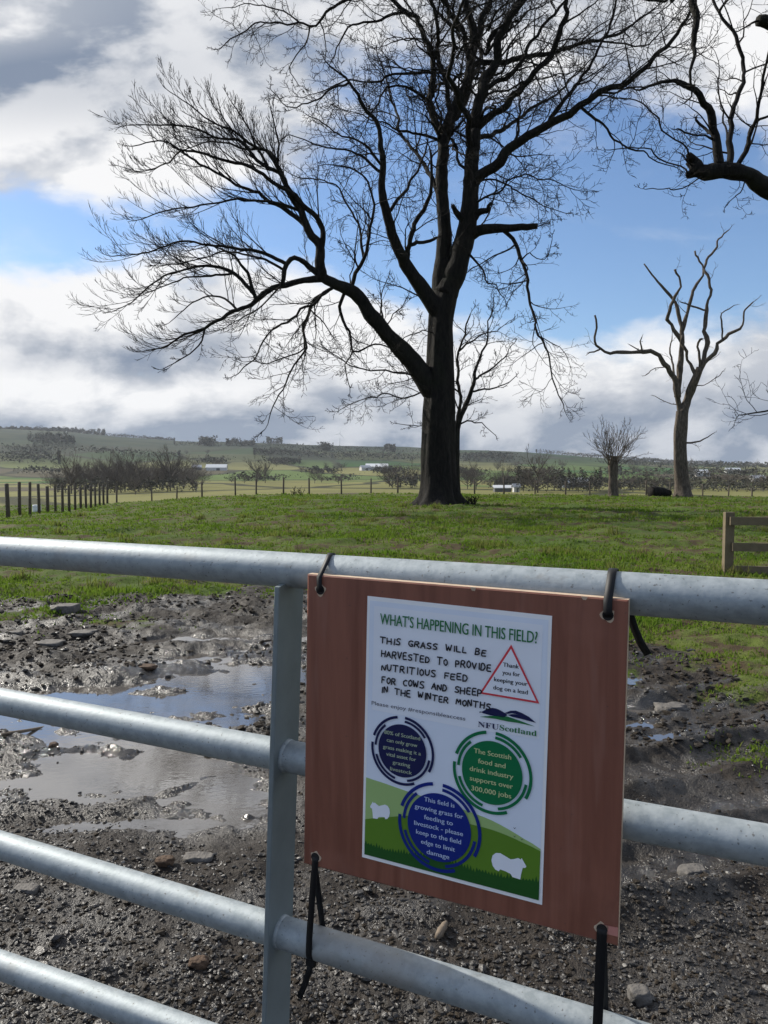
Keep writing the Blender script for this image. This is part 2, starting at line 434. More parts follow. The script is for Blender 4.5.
# ------------------------------------------------------------------ gravel, stones, grass
def ico():
    t = (1 + 5 ** .5) / 2
    V = np.array([(-1, t, 0), (1, t, 0), (-1, -t, 0), (1, -t, 0), (0, -1, t), (0, 1, t), (0, -1, -t), (0, 1, -t), (t, 0, -1), (t, 0, 1), (-t, 0, -1), (-t, 0, 1)], float)
    V /= np.linalg.norm(V[0])
    T = np.array([(0, 11, 5), (0, 5, 1), (0, 1, 7), (0, 7, 10), (0, 10, 11), (1, 5, 9), (5, 11, 4), (11, 10, 2), (10, 7, 6), (7, 1, 8), (3, 9, 4), (3, 4, 2), (3, 2, 6), (3, 6, 8), (3, 8, 9), (4, 9, 5), (2, 4, 11), (6, 2, 10), (8, 6, 7), (9, 8, 1)])
    return V, T
def m_gravel():
    m, N = material("wet_gravel")
    t = N.attr("tone"); p = N.pos(); n = N.noise(p, 140., 3)
    c = N.mix(t, (.011, .010, .009), (.064, .058, .052))
    c = N.mix(N.ss(t, .95, .99), c, (.20, .19, .17))
    c = N.mix(N.ss(n, .45, .7) * .45, c, (.050, .039, .028))
    c = N.mix(N.ss(t, .30, .10), c, (.036, .028, .020))
    N.out(N.pbsdf(c, N.lin(n, .3, .7, .28, .55) + N.ss(t, .30, .10) * .35, 0., N.bump(n, .004), N.lin(t, .1, .4, .15, .5)))
    return m
def gravel():
    V0, T0 = ico()
    n = 160000
    # denser near the gate, thinning out along the track
    Y = 1.25 + 7.2 * rng.random(n) ** 2.3; X = (rng.random(n) * 2 - 1) * (.82 * Y + .4)
    m = mudmask(X, Y); pd = pud_depth(X, Y)
    cl = fbm(X * 1.3, Y * 1.3, 3, 91)
    keep = (m > .45) & (rng.random(n) < np.clip((1.0 - pd * 1.3 + cl * 1.7 - sstep(3.4, 6.5, Y) * .75) * (1 - .88 * sstep(.25, .7, X) * sstep(2.3, 2.6, Y)) * (1 - .5 * sstep(2.9, 3.6, Y)), .05, 1))
    X, Y = X[keep], Y[keep]; n = len(X)
    sz = .0030 + .0066 * rng.random(n) ** 2.6 + .012 * (rng.random(n) > .99) * rng.random(n)
    # clods of churned mud further up the track
    nc = 22000; Yc = 3.6 + 5.8 * rng.random(nc); Xc = (rng.random(nc) * 2 - 1) * (.85 * Yc + .2)
    kc = (mudmask(Xc, Yc) > .12) & (rng.random(nc) < np.clip(.65 - pud_depth(Xc, Yc) * 1.0 + fbm(Xc * 1.5, Yc * 2.2, 3, 191) * 1.2, .03, 1))
    Xc, Yc = Xc[kc], Yc[kc]; isc = np.concatenate([np.zeros(n, bool), np.ones(len(Xc), bool)])
    X = np.concatenate([X, Xc]); Y = np.concatenate([Y, Yc]); sz = np.concatenate([sz, .008 + .018 * rng.random(len(Xc)) ** 2.6]); n = len(X)
    Z = ground_z(X, Y)
    variants = []
    for k in range(8):
        q = V0 * (1 + (rng.random((12, 1)) - .5) * .7); variants.append(q * np.array([1.15, .85, .62]))
    variants = np.array(variants)
    B = variants[rng.integers(0, 8, n)]
    a = rng.random(n) * 6.283; c, s = np.cos(a), np.sin(a)
    tl = (rng.random(n) - .5) * 1.0; ct, st = np.cos(tl), np.sin(tl)
    x1 = B[:, :, 0]; y1 = B[:, :, 1] * ct[:, None] - B[:, :, 2] * st[:, None]; z1 = B[:, :, 1] * st[:, None] + B[:, :, 2] * ct[:, None]
    P = np.stack([(x1 * c[:, None] - y1 * s[:, None]), (x1 * s[:, None] + y1 * c[:, None]), z1], -1) * sz[:, None, None]
    P += np.stack([X, Y, Z + sz * .22], -1)[:, None, :]
    T = (T0[None] + (np.arange(n) * 12)[:, None, None]).reshape(-1, 3)
    me = mesh_np("gravel", P.reshape(-1, 3), T, None, False)
    tn = np.repeat(np.where(isc, np.clip(rng.normal(.14, .12, n), 0, .6), np.clip(rng.normal(.42, .26, n), 0, 1)), 12)
    at_ = me.attributes.new("tone", 'FLOAT', 'POINT'); at_.data.foreach_set("value", tn.astype(np.float32))
    me.materials.append(m_gravel())
    o = bpy.data.objects.new("gravel", me); COL.objects.link(o)
    tag(o, "loose dark wet gravel strewn over the muddy gateway", "gravel", kind="stuff")
gravel()
def m_grass():
    m, N = material("grass_blades")
    p = N.pos(); n1 = N.noise(p, .7, 4); n2 = N.noise(p, 5., 4, .6); t = N.attr("tone")
    c = N.mix(N.ss(n1, .35, .65), (.095, .172, .020), (.165, .212, .040))
    c = N.mix(N.ss(n2 + (t - .5) * .5, .55, .80) * .85, c, (.175, .150, .060))
    c = N.mix((N.math('MINIMUM', t, 1.) * .5), c, (.040, .080, .014))
    c = N.mix(N.ss(t, 1.3, 2.2) * .75, c, (.240, .200, .085))
    d = N.new('ShaderNodeBsdfDiffuse'); N.put(d.inputs[0], c)
    tr = N.new('ShaderNodeBsdfTranslucent'); N.put(tr.inputs[0], N.mix(.5, c, (.14, .24, .02)))
    ms = N.new('ShaderNodeMixShader'); ms.inputs[0].default_value = .42
    N.t.links.new(d.outputs[0], ms.inputs[1]); N.t.links.new(tr.outputs[0], ms.inputs[2]); N.out(S(N, ms.outputs[0]))
    return m
def grass():
    n = 440000
    r = 3.6 * np.exp(rng.random(n) * math.log(52 / 3.6)); a = np.radians((rng.random(n) * 2 - 1) * 47)
    X = r * np.sin(a); Y = r * np.cos(a)
    m = mudmask(X, Y); cl = fbm(X * .6, Y * 1.2, 4, 101) * 1.2 + fbm(X * 4, Y * 5, 3, 105) * .6
    keep = (m < .62 + cl * .3) & (rng.random(n) < np.clip(.84 + cl * 1.35 - m * 1.2 - .15 * sstep(.02, .2, m), .06, 1))
    keep |= (m < .97) & (rng.random(n) < .05) & (r < 12)
    # no grass in the churned lines
    ch = fbm(X * 1.1, Y * 1.1, 4, 21); keep &= ~((ch < -.22) & (rng.random(n) < .65))
    X, Y, r = X[keep], Y[keep], r[keep]; cl = cl[keep]; n = len(X)
    Z = ground_z(X, Y)
    mm = mudmask(X, Y)
    h = (.016 + .036 * rng.random(n) ** 1.5) * (1 - .45 * sstep(.0, .4, mm)) * (.85 + .15 * sstep(.0, 1.4, Y * (1 - mm) - 5)) * (1 + np.clip(cl, -.5, 1) * 1.1) * (1 + .012 * r); w = (.0030 + .0007 * r) * (.7 + .6 * rng.random(n))
    # coarse pale tussocks
    nt = 170; tr = 8.5 * np.exp(rng.random(nt) * math.log(45 / 8.5)); ta = np.radians((rng.random(nt) * 2 - 1) * 34)
    kx = np.repeat(tr * np.sin(ta), 46) + rng.normal(0, .09, nt * 46); ky = np.repeat(tr * np.cos(ta), 46) + rng.normal(0, .07, nt * 46)
    kk = mudmask(kx, ky) < .5; kx, ky = kx[kk], ky[kk]; kr = np.hypot(kx, ky)
    X = np.concatenate([X, kx]); Y = np.concatenate([Y, ky]); Z = np.concatenate([Z, ground_z(kx, ky)])
    h = np.concatenate([h, .07 + .11 * rng.random(len(kx)) ** 1.6]); w = np.concatenate([w, .0022 + .0005 * kr]); tus = np.concatenate([np.zeros(n), np.ones(len(kx))]); n = len(X)
    ph = rng.random(n) * 6.283; le = rng.random(n) * .9; ph2 = rng.random(n) * 6.283
    wx, wy = np.cos(ph) * w, np.sin(ph) * w
    B = np.stack([X, Y, Z - .006], -1)
    tip = B + np.stack([np.cos(ph2) * le * h, np.sin(ph2) * le * h, h], -1)
    midp = B * .55 + tip * .45 + np.stack([0 * h, 0 * h, h * .14], -1)
    wv = np.stack([wx, wy, 0 * wx], -1)
    V = np.stack([B - wv, B + wv, midp - wv * .7, midp + wv * .7, tip], 1).reshape(-1, 3)
    k = np.arange(n) * 5
    Q = np.stack([k, k + 1, k + 3, k + 2], -1); T = np.stack([k + 2, k + 3, k + 4], -1)
    me = mesh_np("grass", V, T, Q, False)
    at_ = me.attributes.new("tone", 'FLOAT', 'POINT'); at_.data.foreach_set("value", np.repeat(np.where(tus > 0, 1.4, 0) + rng.random(n), 5).astype(np.float32))
    me.materials.append(m_grass())
    o = bpy.data.objects.new("grass", me); COL.objects.link(o)
    tag(o, "short grazed grass covering the pasture beyond the mud", "grass", kind="stuff")
grass()
M_STONE = simple("field_stone", (.105, .096, .086), .8, var=.5, scale=22, bump=.02)
M_STONE_MOSS = simple("mossy_stone", (.075, .045, .026), .9, var=.6, scale=40, bump=.02)
def subdiv(V, T):
    V = list(map(tuple, V)); cache = {}; out = []
    def mid(a, b):
        k = (min(a, b), max(a, b))
        if k not in cache:
            cache[k] = len(V); V.append(tuple((np.array(V[a]) + np.array(V[b])) / 2))
        return cache[k]
    for a, b, c in T:
        ab, bc, ca = mid(a, b), mid(b, c), mid(c, a); out += [(a, ab, ca), (ab, b, bc), (ca, bc, c), (ab, bc, ca)]
    V = np.array(V); V /= np.linalg.norm(V, axis=1)[:, None]
    return V, np.array(out)
def stone(name, px, py, Y, sx, sy, sz, label, cat, mat=M_STONE, seed=0, sink=.25, group=None):
    V, T = subdiv(*subdiv(*ico()))
    f = 1 + .42 * fbm(V[:, 0] * 2 + seed * 3.1, V[:, 1] * 2 + V[:, 2] * 1.7, 4, seed) + .30 * fbm(V[:, 2] * 2.6 + 5, V[:, 0] * 2.6 - V[:, 1], 3, seed + 5)
    V = V * f[:, None]
    V = np.clip(V, -.80, .66)
    P = at(px, py, Y); x, y = P[0], P[1]
    a = seed * 1.3; c, s = math.cos(a) * .3 + .95, math.sin(a) * .25
    V = V * np.array([sx, sy, sz]) / 2
    z = gz(x, y)
    o = MB().add(V + np.array([x, y, z + sz * (.5 - sink)]), T).build(name, mat, base=(x, y, z), smooth=True)
    return tag(o, label, cat, group)
def ydepth(py, z=0.): return (CAM_H - z) * FPX / (py - 470)
for i, (n_, px, py, w, d, h, lab, mat, sk) in enumerate((
    ("rock", 66, 614, .33, .24, .13, "rounded grey rock at the grass edge on the left, largest loose stone there", M_STONE, .25),
    ("flat_stone", 50, 643, .30, .22, .05, "flat pale stone below the rounded grey rock, left of its neighbour", M_STONE, .3),
    ("flat_stone", 84, 636, .28, .20, .05, "flat pale slab just right of and below the rounded grey rock", M_STONE, .3),
    ("flat_stone", 16, 637, .15, .12, .06, "small flat stone at the far left edge of the muddy track", M_STONE, .3),
    ("rock", 672, 709, .24, .16, .08, "broad low grey stone in the mud right of the board", M_STONE, .3),
    ("rock", 148, 671, .17, .12, .045, "dark wet stone standing in the top of the broad puddle", M_STONE_MOSS, .3),
    ("clod", 166, 874, .085, .06, .04, "rusty brown clod of moss at the near edge of the puddle", M_STONE_MOSS, .2),
    ("rock", 200, 866, .14, .07, .035, "long pale stone beside the rusty brown clod", M_STONE, .3),
    ("clod", 54, 747, .05, .05, .045, "black lump of mud standing in the puddle", M_STONE_MOSS, .2),
    ("clod", 46, 783, .07, .06, .04, "dark lump of mud at the near left rim of the puddle", M_STONE_MOSS, .2),
    ("rock", 640, 1018, .07, .06, .05, "round pale cobble at the foot of the right hand tie", M_STONE, .25),
    ("rock", 692, 883, .12, .08, .05, "pale stone lying in the mud right of the board's lower corner", M_STONE, .3),
    ("rock", 28, 900, .10, .06, .03, "pale flat chip of stone between the two lowest visible left rails", M_STONE, .3),
    ("rock", 200, 985, .07, .05, .035, "greenish pebble on the gravel left of the flat upright", M_STONE_MOSS, .3))):
    stone(n_, px, py, ydepth(py), w, d, h, lab, n_.replace("_", " "), mat, i + 1, sk)
M_STICK = simple("weathered_wood", (.15, .115, .08), .85, var=.4, scale=60, bump=.003)
def stick(px, py, px2, py2, r, label):
    Y1, Y2 = ydepth(py), ydepth(py2); a = at(px, py, Y1); b = at(px2, py2, Y2)
    a[2] = gz(a[0], a[1]) + r * .7; b[2] = gz(b[0], b[1]) + r * .7
    P = [a + (b - a) * t + np.array([0, 0, rnd.uniform(-.2, .2) * r]) for t in np.linspace(0, 1, 6)]
    o = MB().tube(P, [r * .7, r, r * 1.1, r, r * .9, r * .5], 8).build("stick", M_STICK, base=a)
    tag(o, label, "stick")
stick(437, 958, 446, 938, .011, "short thick piece of broken wood on the gravel under the board")
stick(366, 882, 384, 888, .006, "small pale chip of wood under the board's lower edge")
stick(2, 742, 50, 722, .008, "thin dark stick lying in the mud at the left of the puddle")

# ------------------------------------------------------------------ gate, board, poster, ties
SC = .915
PA = at(0, 551, 1.27 * SC); PB = at(768, 602, .80 * SC)
ga = PB - PA; ga[2] = 0; ga /= np.linalg.norm(ga)            # along the gate, to the right
gn = np.array([ga[1], -ga[0], 0.0]);                          # towards the camera
if gn[1] > 0: gn = -gn
UPV = np.array([0, 0, 1.0])
def gpl(px, py, n=0.):
    """(a, z) in the gate's own plane, n metres in front of it, of a point seen at px,py"""
    P = onplane(px, py, PA + gn * n, gn); return np.dot(P - PA, ga), P[2]
def GW(a, n, z): return PA * np.array([1, 1, 0]) + ga * a + gn * n + UPV * z
R1, R2 = .0220, .0198
RAILS = []
for (yl, yr, rad) in ((551, 602, R1), (701.5, 846, R2), (844.5, 1083, R2), (964.5, 1241, R2)):
    (a0, z0), (a1, z1) = gpl(0, yl), gpl(768, yr)
    RAILS.append((a0, z0, (z1 - z0) / (a1 - a0), rad))
zl = RAILS[-1]
RAILS.append((zl[0], zl[1] - .150, zl[2], R2)); RAILS.append((zl[0], zl[1] - .285, zl[2], R2))
def railz(i, a): a0, z0, s, r = RAILS[i]; return z0 + s * (a - a0)
A_L, A_R = -1.75, 1.55
def m_galv():
    m, N = material("galvanised_steel")
    p = N.objc(); n = N.noise(p, 70., 6, .65); s = N.noise(N.scale(p, (1, 1, 1)), 160., 2, .6); big = N.noise(p, 5., 4)
    vo = N.new('ShaderNodeTexVoronoi'); N.put(vo.inputs['Vector'], p); vo.inputs['Scale'].default_value = 75.
    sp = N.sep(S(N, vo.outputs['Color']))[0]
    c = N.mix(N.ss(n, .3, .7), (.25, .285, .30), (.37, .405, .42))
    c = N.mix(sp * .25, c, (.42, .46, .49))
    sk = N.noise(p, 230., 2, .5); c = N.mix(N.ss(sk, .66, .72) * .6, c, (.085, .070, .055))
    mk = N.noise(N.scale(p, (1, 1, 2.5)), 13., 5, .7); c = N.mix(N.ss(mk, .60, .74) * .5, c, (.17, .145, .115))
    c = N.mix(N.ss(big, .56, .70) * .45, c, (.30, .26, .21))
    N.out(N.pbsdf(c, N.lin(n, .3, .7, .56, .70), .50, N.bump(s, .0008, .35), .5))
    return m
M_GALV = m_galv()
M_DULL = simple("dull_zinc", (.20, .235, .245), .55, .35, var=.22, scale=22, bump=.001)
gate = empty("field_gate", GW((A_L + A_R) / 2, 0, 0))
tag(gate, "galvanised tubular steel field gate running across the foreground", "gate")
def bar(i, name):
    aa = np.linspace(A_L, A_R, 90)
    P = [GW(a, .0004 * math.sin(a * 9 + i), railz(i, a) + .0006 * math.sin(a * 5 + i * 2)) for a in aa]
    o = MB().tube(P, RAILS[i][3], 32).build(name, M_GALV, gate)
    return o
bar(0, "top_rail")
for i in range(1, 6): bar(i, "rail")
# flat upright the rails pass through, set edge-on to the gate
(ax0, zz0), (ax1, zz1) = gpl(289, 600), gpl(276.5, 1000)
def upright(a_top, a_bot, z_top, z_bot, w=.060, t=.007):
    b = MB()
    fr = [-.5, -.47, .47, .5]
    prof = [(-w / 2, -t / 2 + .001), (-w / 2 + .001, -t / 2), (w / 2 - .001, -t / 2), (w / 2, -t / 2 + .001), (w / 2, t / 2 - .001), (w / 2 - .001, t / 2), (-w / 2 + .001, t / 2), (-w / 2, t / 2 - .001)]
    V = []
    for (a, z, dz) in ((a_bot, z_bot, 0), (a_top, z_top, 1)):
        for (pn, pa) in prof: V.append(GW(a + pa, pn, z + dz * (.006 if pn < 0 else -.004)))
    Q = [(k, (k + 1) % 8, 8 + (k + 1) % 8, 8 + k) for k in range(8)]
    T = [(0, k + 1, k) for k in range(1, 7)] + [(8, 8 + k, 9 + k) for k in range(1, 7)]
    return b.add(V, T, Q)
sl = (ax1 - ax0) / (zz1 - zz0)
ztop = railz(0, ax0) - R1 + .009
up = lambda a_shift: upright(ax0 + sl * (ztop - zz0) + a_shift, ax0 + sl * (.02 - zz0) + a_shift, ztop - .012 * a_shift, .02).build("upright", M_DULL, gate, smooth=False)
up(0.)
for s_ in (A_L + .62, A_R - .42):
    up(s_ - ax0)
for s_ in (A_L, A_R):
    MB().tube([GW(s_, 0, .06), GW(s_, 0, railz(0, s_) + .02)], .024, 24).build("end_stile", M_GALV, gate)
# weld collars where rails leave the upright
for i in range(1, 6):
    a = ax0 + sl * (railz(i, ax0) - zz0)
    P = [GW(a + d, 0, railz(i, a + d)) for d in (-.0075, -.0050, .0050, .0085)]
    MB().tube(P, [RAILS[i][3] + .0003, RAILS[i][3] + .0011, RAILS[i][3] + .0009, RAILS[i][3] + .0003], 28).build("weld", M_GALV, gate)

# plywood board -------------------------------------------------
BT = .012                      # thickness
NB = R1 + .0015                # back face offset from the gate's centre plane
NF = NB + BT
def bpt(px, py): return gpl(px, py, NF)
bc = [bpt(307.3, 574), bpt(628.6, 600), bpt(617.7, 946.5), bpt(303.6, 863.5)]      # TL TR BR BL as (a, z)
def m_ply():
    m, N = material("red_brown_plywood_film")
    p = N.objc()
    # the grain runs up the board
    st = N.scale(p, (30, 30, 2.2)); g = N.noise(st, 1.6, 5, .6, .6); g2 = N.noise(N.scale(p, (150, 150, 6)), 1.4, 3, .6); b = N.noise(p, 7., 4)
    c = N.mix(N.ss(g, .3, .7), (.180, .064, .040), (.255, .096, .060))
    c = N.mix(N.ss(g2, .5, .8) * .28, c, (.180, .066, .044))
    c = N.mix(N.ss(b, .55, .8) * .4, c, (.37, .175, .13))
    wsh = N.noise(N.scale(p, (9, 9, .9)), 2.2, 4, .6, .3); c = N.mix(N.ss(wsh, .60, .68) * .30, c, (.31, .16, .12)); c = N.mix(N.ss(N.noise(p, 4.5, 6, .65), .56, .70) * .45, c, (.120, .045, .030)); c = N.mix(N.ss(N.noise(p, 150., 3, .6), .70, .76) * .5, c, (.07, .05, .038))
    N.out(N.pbsdf(c, N.lin(g, .3, .7, .42, .6), 0., N.bump(g2, .0006, .4), .45))
    return m
M_PLY = m_ply()
M_PLYEDGE = simple("raw_plywood_edge", (.50, .38, .27), .8, var=.35, scale=90)
M_CHIP = simple("pink_torn_veneer", (.50, .21, .17), .7, var=.2, scale=60)
board = empty("plywood_board", GW((bc[2][0] + bc[3][0]) / 2, NF, min(bc[2][1], bc[3][1])))
tag(board, "square red brown plywood board tied to the front of the gate", "board")
def quad_lerp(c, s, t):
    p = [np.array(v) for v in c]
    return (p[0] * (1 - s) + p[1] * s) * (1 - t) + (p[3] * (1 - s) + p[2] * s) * t
def panel():
    e = .0016
    c = np.array(bc); ctr = c.mean(0)
    ins = c + np.sign(ctr - c) * e
    V = [GW(a, NF, z) for a, z in ins] + [GW(a, NF - e * .7, z) for a, z in c]
    Q = [(3, 2, 1, 0)] + [(k, (k + 1) % 4, 4 + (k + 1) % 4, 4 + k) for k in range(4)]
    MB().add(V, Q=Q).build("face", M_PLY, board, smooth=False)
    n1 = NF - e * .7 - .0002
    V = [GW(a, n1, z) for a, z in c] + [GW(a, NB, z) for a, z in c]
    Q = [(k, (k + 1) % 4, 4 + (k + 1) % 4, 4 + k) for k in range(4)] + [(4, 5, 6, 7)]
    MB().add(V, Q=Q).build("edge", M_PLYEDGE, board, smooth=False)
panel()
def face_patch(pts, off, name, mat, parent, depth=.0004):
    """thin flat piece on the board's face from (a, z) points"""
    V = [GW(a, NF + off, z) for a, z in pts] + [GW(a, NF + off - depth, z) for a, z in pts]; n = len(pts)
    T = [(0, k + 1, k) for k in range(1, n - 1)]
    Q = [(k, (k + 1) % n, n + (k + 1) % n, n + k) for k in range(n)]
    return MB().add(V, T, Q).build(name, mat, parent, smooth=False)
face_patch([bpt(*p) for p in ((600, 923), (606, 925.5), (618.0, 927.5), (617.9, 936.5), (607, 933.8))], .0005, "torn_veneer", M_CHIP, board)
face_patch([bpt(*p) for p in ((470, 586.9), (476, 587.4), (475, 591), (472, 590.5))], .0005, "chip", M_PLYEDGE, board)
face_patch([bpt(*p) for p in ((581, 596.3), (588, 596.9), (586, 600), (583, 599.6))], .0005, "chip", M_PLYEDGE, board)
# holes with torn, pale rims
M_HOLE = simple("dark_hole", (.012, .010, .009), .9)
def hole(px, py, r, name="hole", pale=True):
    a0, z0 = bpt(px, py)
    if pale:
        pts = [(a0 + math.cos(t) * r * (1.25 + .25 * math.sin(t * 3 + px)), z0 + math.sin(t) * r * (1.25 + .25 * math.cos(t * 4 + px))) for t in np.linspace(0, 6.283, 20, endpoint=False)[::-1]]
        o = face_patch(pts, .0005, "hole_rim", M_PLYEDGE, board)
    pts = [(a0 + math.cos(t) * r, z0 + math.sin(t) * r) for t in np.linspace(0, 6.283, 16, endpoint=False)[::-1]]
    face_patch(pts, .0009, "hole", M_HOLE, board)
HOLES = {"tl": (320.5, 590), "tr": (608, 615), "bl": (315.5, 857), "br": (602, 929)}
for k, (x_, y_) in HOLES.items(): hole(x_, y_, .0055)

# poster ---------------------------------------------------------
def pap(px, py): return gpl(px, py, NF + .001)
pc = [pap(367.5, 596), pap(552, 616), pap(542, 905), pap(362, 857)]
def PM(mx, my):
    """point on the sheet, in millimetres from its top left corner (210 x 297)"""
    return quad_lerp(pc, mx / 210., my / 297.)
poster = empty("poster", GW(*(lambda q: (q[0], NF + .001, q[1]))(PM(105, 297))))
tag(poster, "laminated printed notice fixed to the middle of the plywood board", "poster")
def print_mat(name, col, rough=.45):
    m, N = material(name); p = N.objc(); n = N.noise(p, 18., 3)
    c = N.mix(n, tuple(v * .95 for v in col), tuple(min(1, v * 1.05) for v in col))
    N.out(N.pbsdf(c, .30, 0., N.bump(N.noise(p, 14., 2), .004, .5), .45)); return m
INK = {k: print_mat("print_" + k, c) for k, c in dict(white=(.90, .90, .91), sky=(.77, .83, .94), haze=(.84, .87, .94), pale_green=(.36, .52, .20), green=(.115, .24, .025), dark_green=(.018, .095, .018),
     navy=(.010, .014, .075), emerald=(.004, .165, .060), blue=(.006, .022, .215), red=(.70, .055, .075), pen=(.012, .012, .018), title=(.020, .17, .055), grey=(.055, .06, .09), cream=(.62, .66, .34), sage=(.42, .50, .36), paleblue=(.50, .60, .80), shade=(.40, .50, .74)).items()}
def pw(mx, my, off): a, z = PM(mx, my); return GW(a, NF + .001 + off, z)
def sheet(pts, layer, name, ink, parent=poster, label=None):
    off = layer * .00022
    pts = list(pts); V = [pw(x, y, off) for x, y in pts]; n = len(V)
    import mathutils.geometry as mg
    tris = mg.tessellate_polygon([[Vector((x, y, 0)) for x, y in pts]])
    o = MB().add(V, tris).build(name, INK[ink], parent, smooth=False)
    if label: o["label"] = label
    return o
paper = MB().add([pw(*p, o) for o in (0, -.0009) for p in ((0, 0), (210, 0), (210, 297), (0, 297))],
                 Q=[(3, 2, 1, 0), (4, 5, 6, 7), (0, 1, 5, 4), (1, 2, 6, 5), (2, 3, 7, 6), (3, 0, 4, 7)]).build("paper", INK["white"], poster, smooth=False)
L0, L1 = 3.4, 206.6
sheet([(L0, 4.5), (L1, 4.5), (L1, 292.5), (L0, 292.5)], 1, "printed_sky", "sky")
sheet([(9, 10), (201, 10), (201, 126), (130, 128), (9, 126)], 2, "printed_panel", "haze")
def curve(xs, ys, n=24):
    t = np.linspace(xs[0], xs[-1], n)
    k = np.interp(t, xs, ys); kk = np.convolve(np.pad(k, 2, 'edge'), np.ones(5) / 5, 'valid'); kk[0] = k[0]; kk[-1] = k[-1]
    return list(zip(t, kk))
sheet(curve([L0, 35, 54, 95, 140, 167, 184, L1], [204, 207, 210, 213, 218, 223, 231, 239]) + [(L1, 268), (L0, 268)], 3, "printed_hill", "pale_green")
sheet(curve([L0, 25, 46.5, 95, 140, 167, 188, L1], [252, 246.6, 238, 229, 230, 230.5, 237, 241]) + [(L1, 292.5), (L0, 292.5)], 4, "printed_hill", "green")
gtop = []
for i in range(120):
    x = L0 + (L1 - L0) * i / 119; gtop.append((x, 279 - (i % 2) * rnd.uniform(2, 7) + 3 * math.sin(x * .05) + (-3 if x > 140 else 0)))
sheet(gtop + [(L1, 292.5), (L0, 292.5)], 5, "printed_grass", "dark_green")
def sheep_shape(x0, y0, x1, y1, flip):
    s = [(0, .45), (.03, .22), (.12, .08), (.25, .04), (.40, .12), (.55, .20), (.66, .14), (.76, .06), (.84, .10), (.86, .02), (.90, .12), (1.0, .34), (.97, .42), (.90, .44), (.88, .58), (.86, .74), (.84, .98), (.62, .96), (.56, .84), (.40, .78), (.26, .76), (.22, .86), (.12, .82), (.04, .68)]
    return [(x0 + (x1 - x0) * ((1 - a) if flip else a), y0 + (y1 - y0) * b) for a, b in s]
sheet(sheep_shape(154.5, 252, 192.5, 276, False), 6, "printed_sheep", "haze")
sheet(sheep_shape(9.5, 229, 34.5, 249, True), 6, "printed_sheep", "haze")
for x, y in ((178.4, 223.2), (178.6, 231.9), (186.6, 233.2)):
    sheet([(x - 1.6, y - 1), (x, y), (x + 1.7, y - 1.2), (x + .2, y + .9)], 6, "printed_bird", "grey")
def arc(cx, cy, r0, r1, a0, a1, n=40):
    t = np.radians(np.linspace(a0, a1, n))
    return [(cx + math.cos(k) * r1, cy - math.sin(k) * r1) for k in t] + [(cx + math.cos(k) * r0, cy - math.sin(k) * r0) for k in t[::-1]]

def text_mesh(body, serif=False):
    cu = bpy.data.curves.new("t", 'FONT'); cu.body = body; cu.align_x = 'LEFT'; cu.resolution_u = 3; cu.size = 1
    o = bpy.data.objects.new("t", cu); COL.objects.link(o)
    dg = bpy.context.evaluated_depsgraph_get(); dg.update()
    me = bpy.data.meshes.new_from_object(o.evaluated_get(dg))
    n = len(me.vertices); V = np.zeros(n * 3, np.float32); me.vertices.foreach_get("co", V); V = V.reshape(-1, 3)
    F = [tuple(p.vertices) for p in me.polygons]
    bpy.data.objects.remove(o); bpy.data.curves.remove(cu); bpy.data.meshes.remove(me)
    return V, F
CAP = .73
def lettering(lines, name, ink, parent, layer=9, bold=0.):
    """lines: (text, x0, x1, baseline y at x0, baseline y at x1, cap height) in millimetres; one mesh"""
    b = MB()
    for (tx, x0, x1, y0, y1, ch) in lines:
        V, F = text_mesh(tx)
        if not len(V): continue
        w0, w1 = V[:, 0].min(), V[:, 0].max()
        for dx in ((0,) if not bold else (-bold, bold)):
            fx = x0 + (V[:, 0] - w0) / (w1 - w0) * (x1 - x0) + dx
            fy = y0 + (fx - x0) / (x1 - x0) * (y1 - y0) - V[:, 1] / CAP * ch
            P = [pw(x, y, layer * .00022 + (0 if dx <= 0 else .00005)) for x, y in zip(fx, fy)]
            T = []
            for f in F:
                for k in range(1, len(f) - 1): T.append((f[0], f[k], f[k + 1]))
            b.add(P, T)
    return b.build(name, INK[ink], parent, smooth=False)
def badge(cx, cy, r, ink, arcink, textink, lines, ch):
    o = sheet([(cx + r * math.cos(t), cy + r * math.sin(t)) for t in np.linspace(0, 6.2832, 72, endpoint=False)], 8, "badge", ink)
    ro = r * 1.265; w = r * .050
    ri = r * 1.125; w2 = r * .045
    for (a0, a1) in ((100, 162), (174, 295), (-28, 86)): sheet(arc(cx, cy, ro - w, ro + w, a0, a1), 7, "badge_ring", arcink, o)
    for (a0, a1) in ((35, 86), (130, 178), (196, 256), (282, 352)): sheet(arc(cx, cy, ri - w2, ri + w2, a0, a1), 7, "badge_ring", arcink, o)
    lettering([(t, x0, x1, y, y, ch) for t, x0, x1, y in lines], "lettering", textink, o, 9, .12)
badge(47.8, 165.5, 29.2, "navy", "navy", "sage", [("80% of Scotland", 25.6, 69.3, 150), ("can only grow", 28.9, 66, 158.2), ("grass making it a", 24.5, 70.5, 166.4), ("vital asset for", 28.6, 65, 174), ("grazing", 36.8, 58, 181.8), ("livestock", 34, 60.5, 189.6)], 4.3)
badge(152, 170, 33.4, "emerald", "emerald", "cream", [("The Scottish", 131.7, 172.6, 152.2), ("food and", 136.7, 166.8, 162.3), ("drink industry", 127.5, 175.5, 172), ("supports over", 128, 175.5, 182.2), ("300,000 jobs", 130, 174, 192.6)], 5.4)
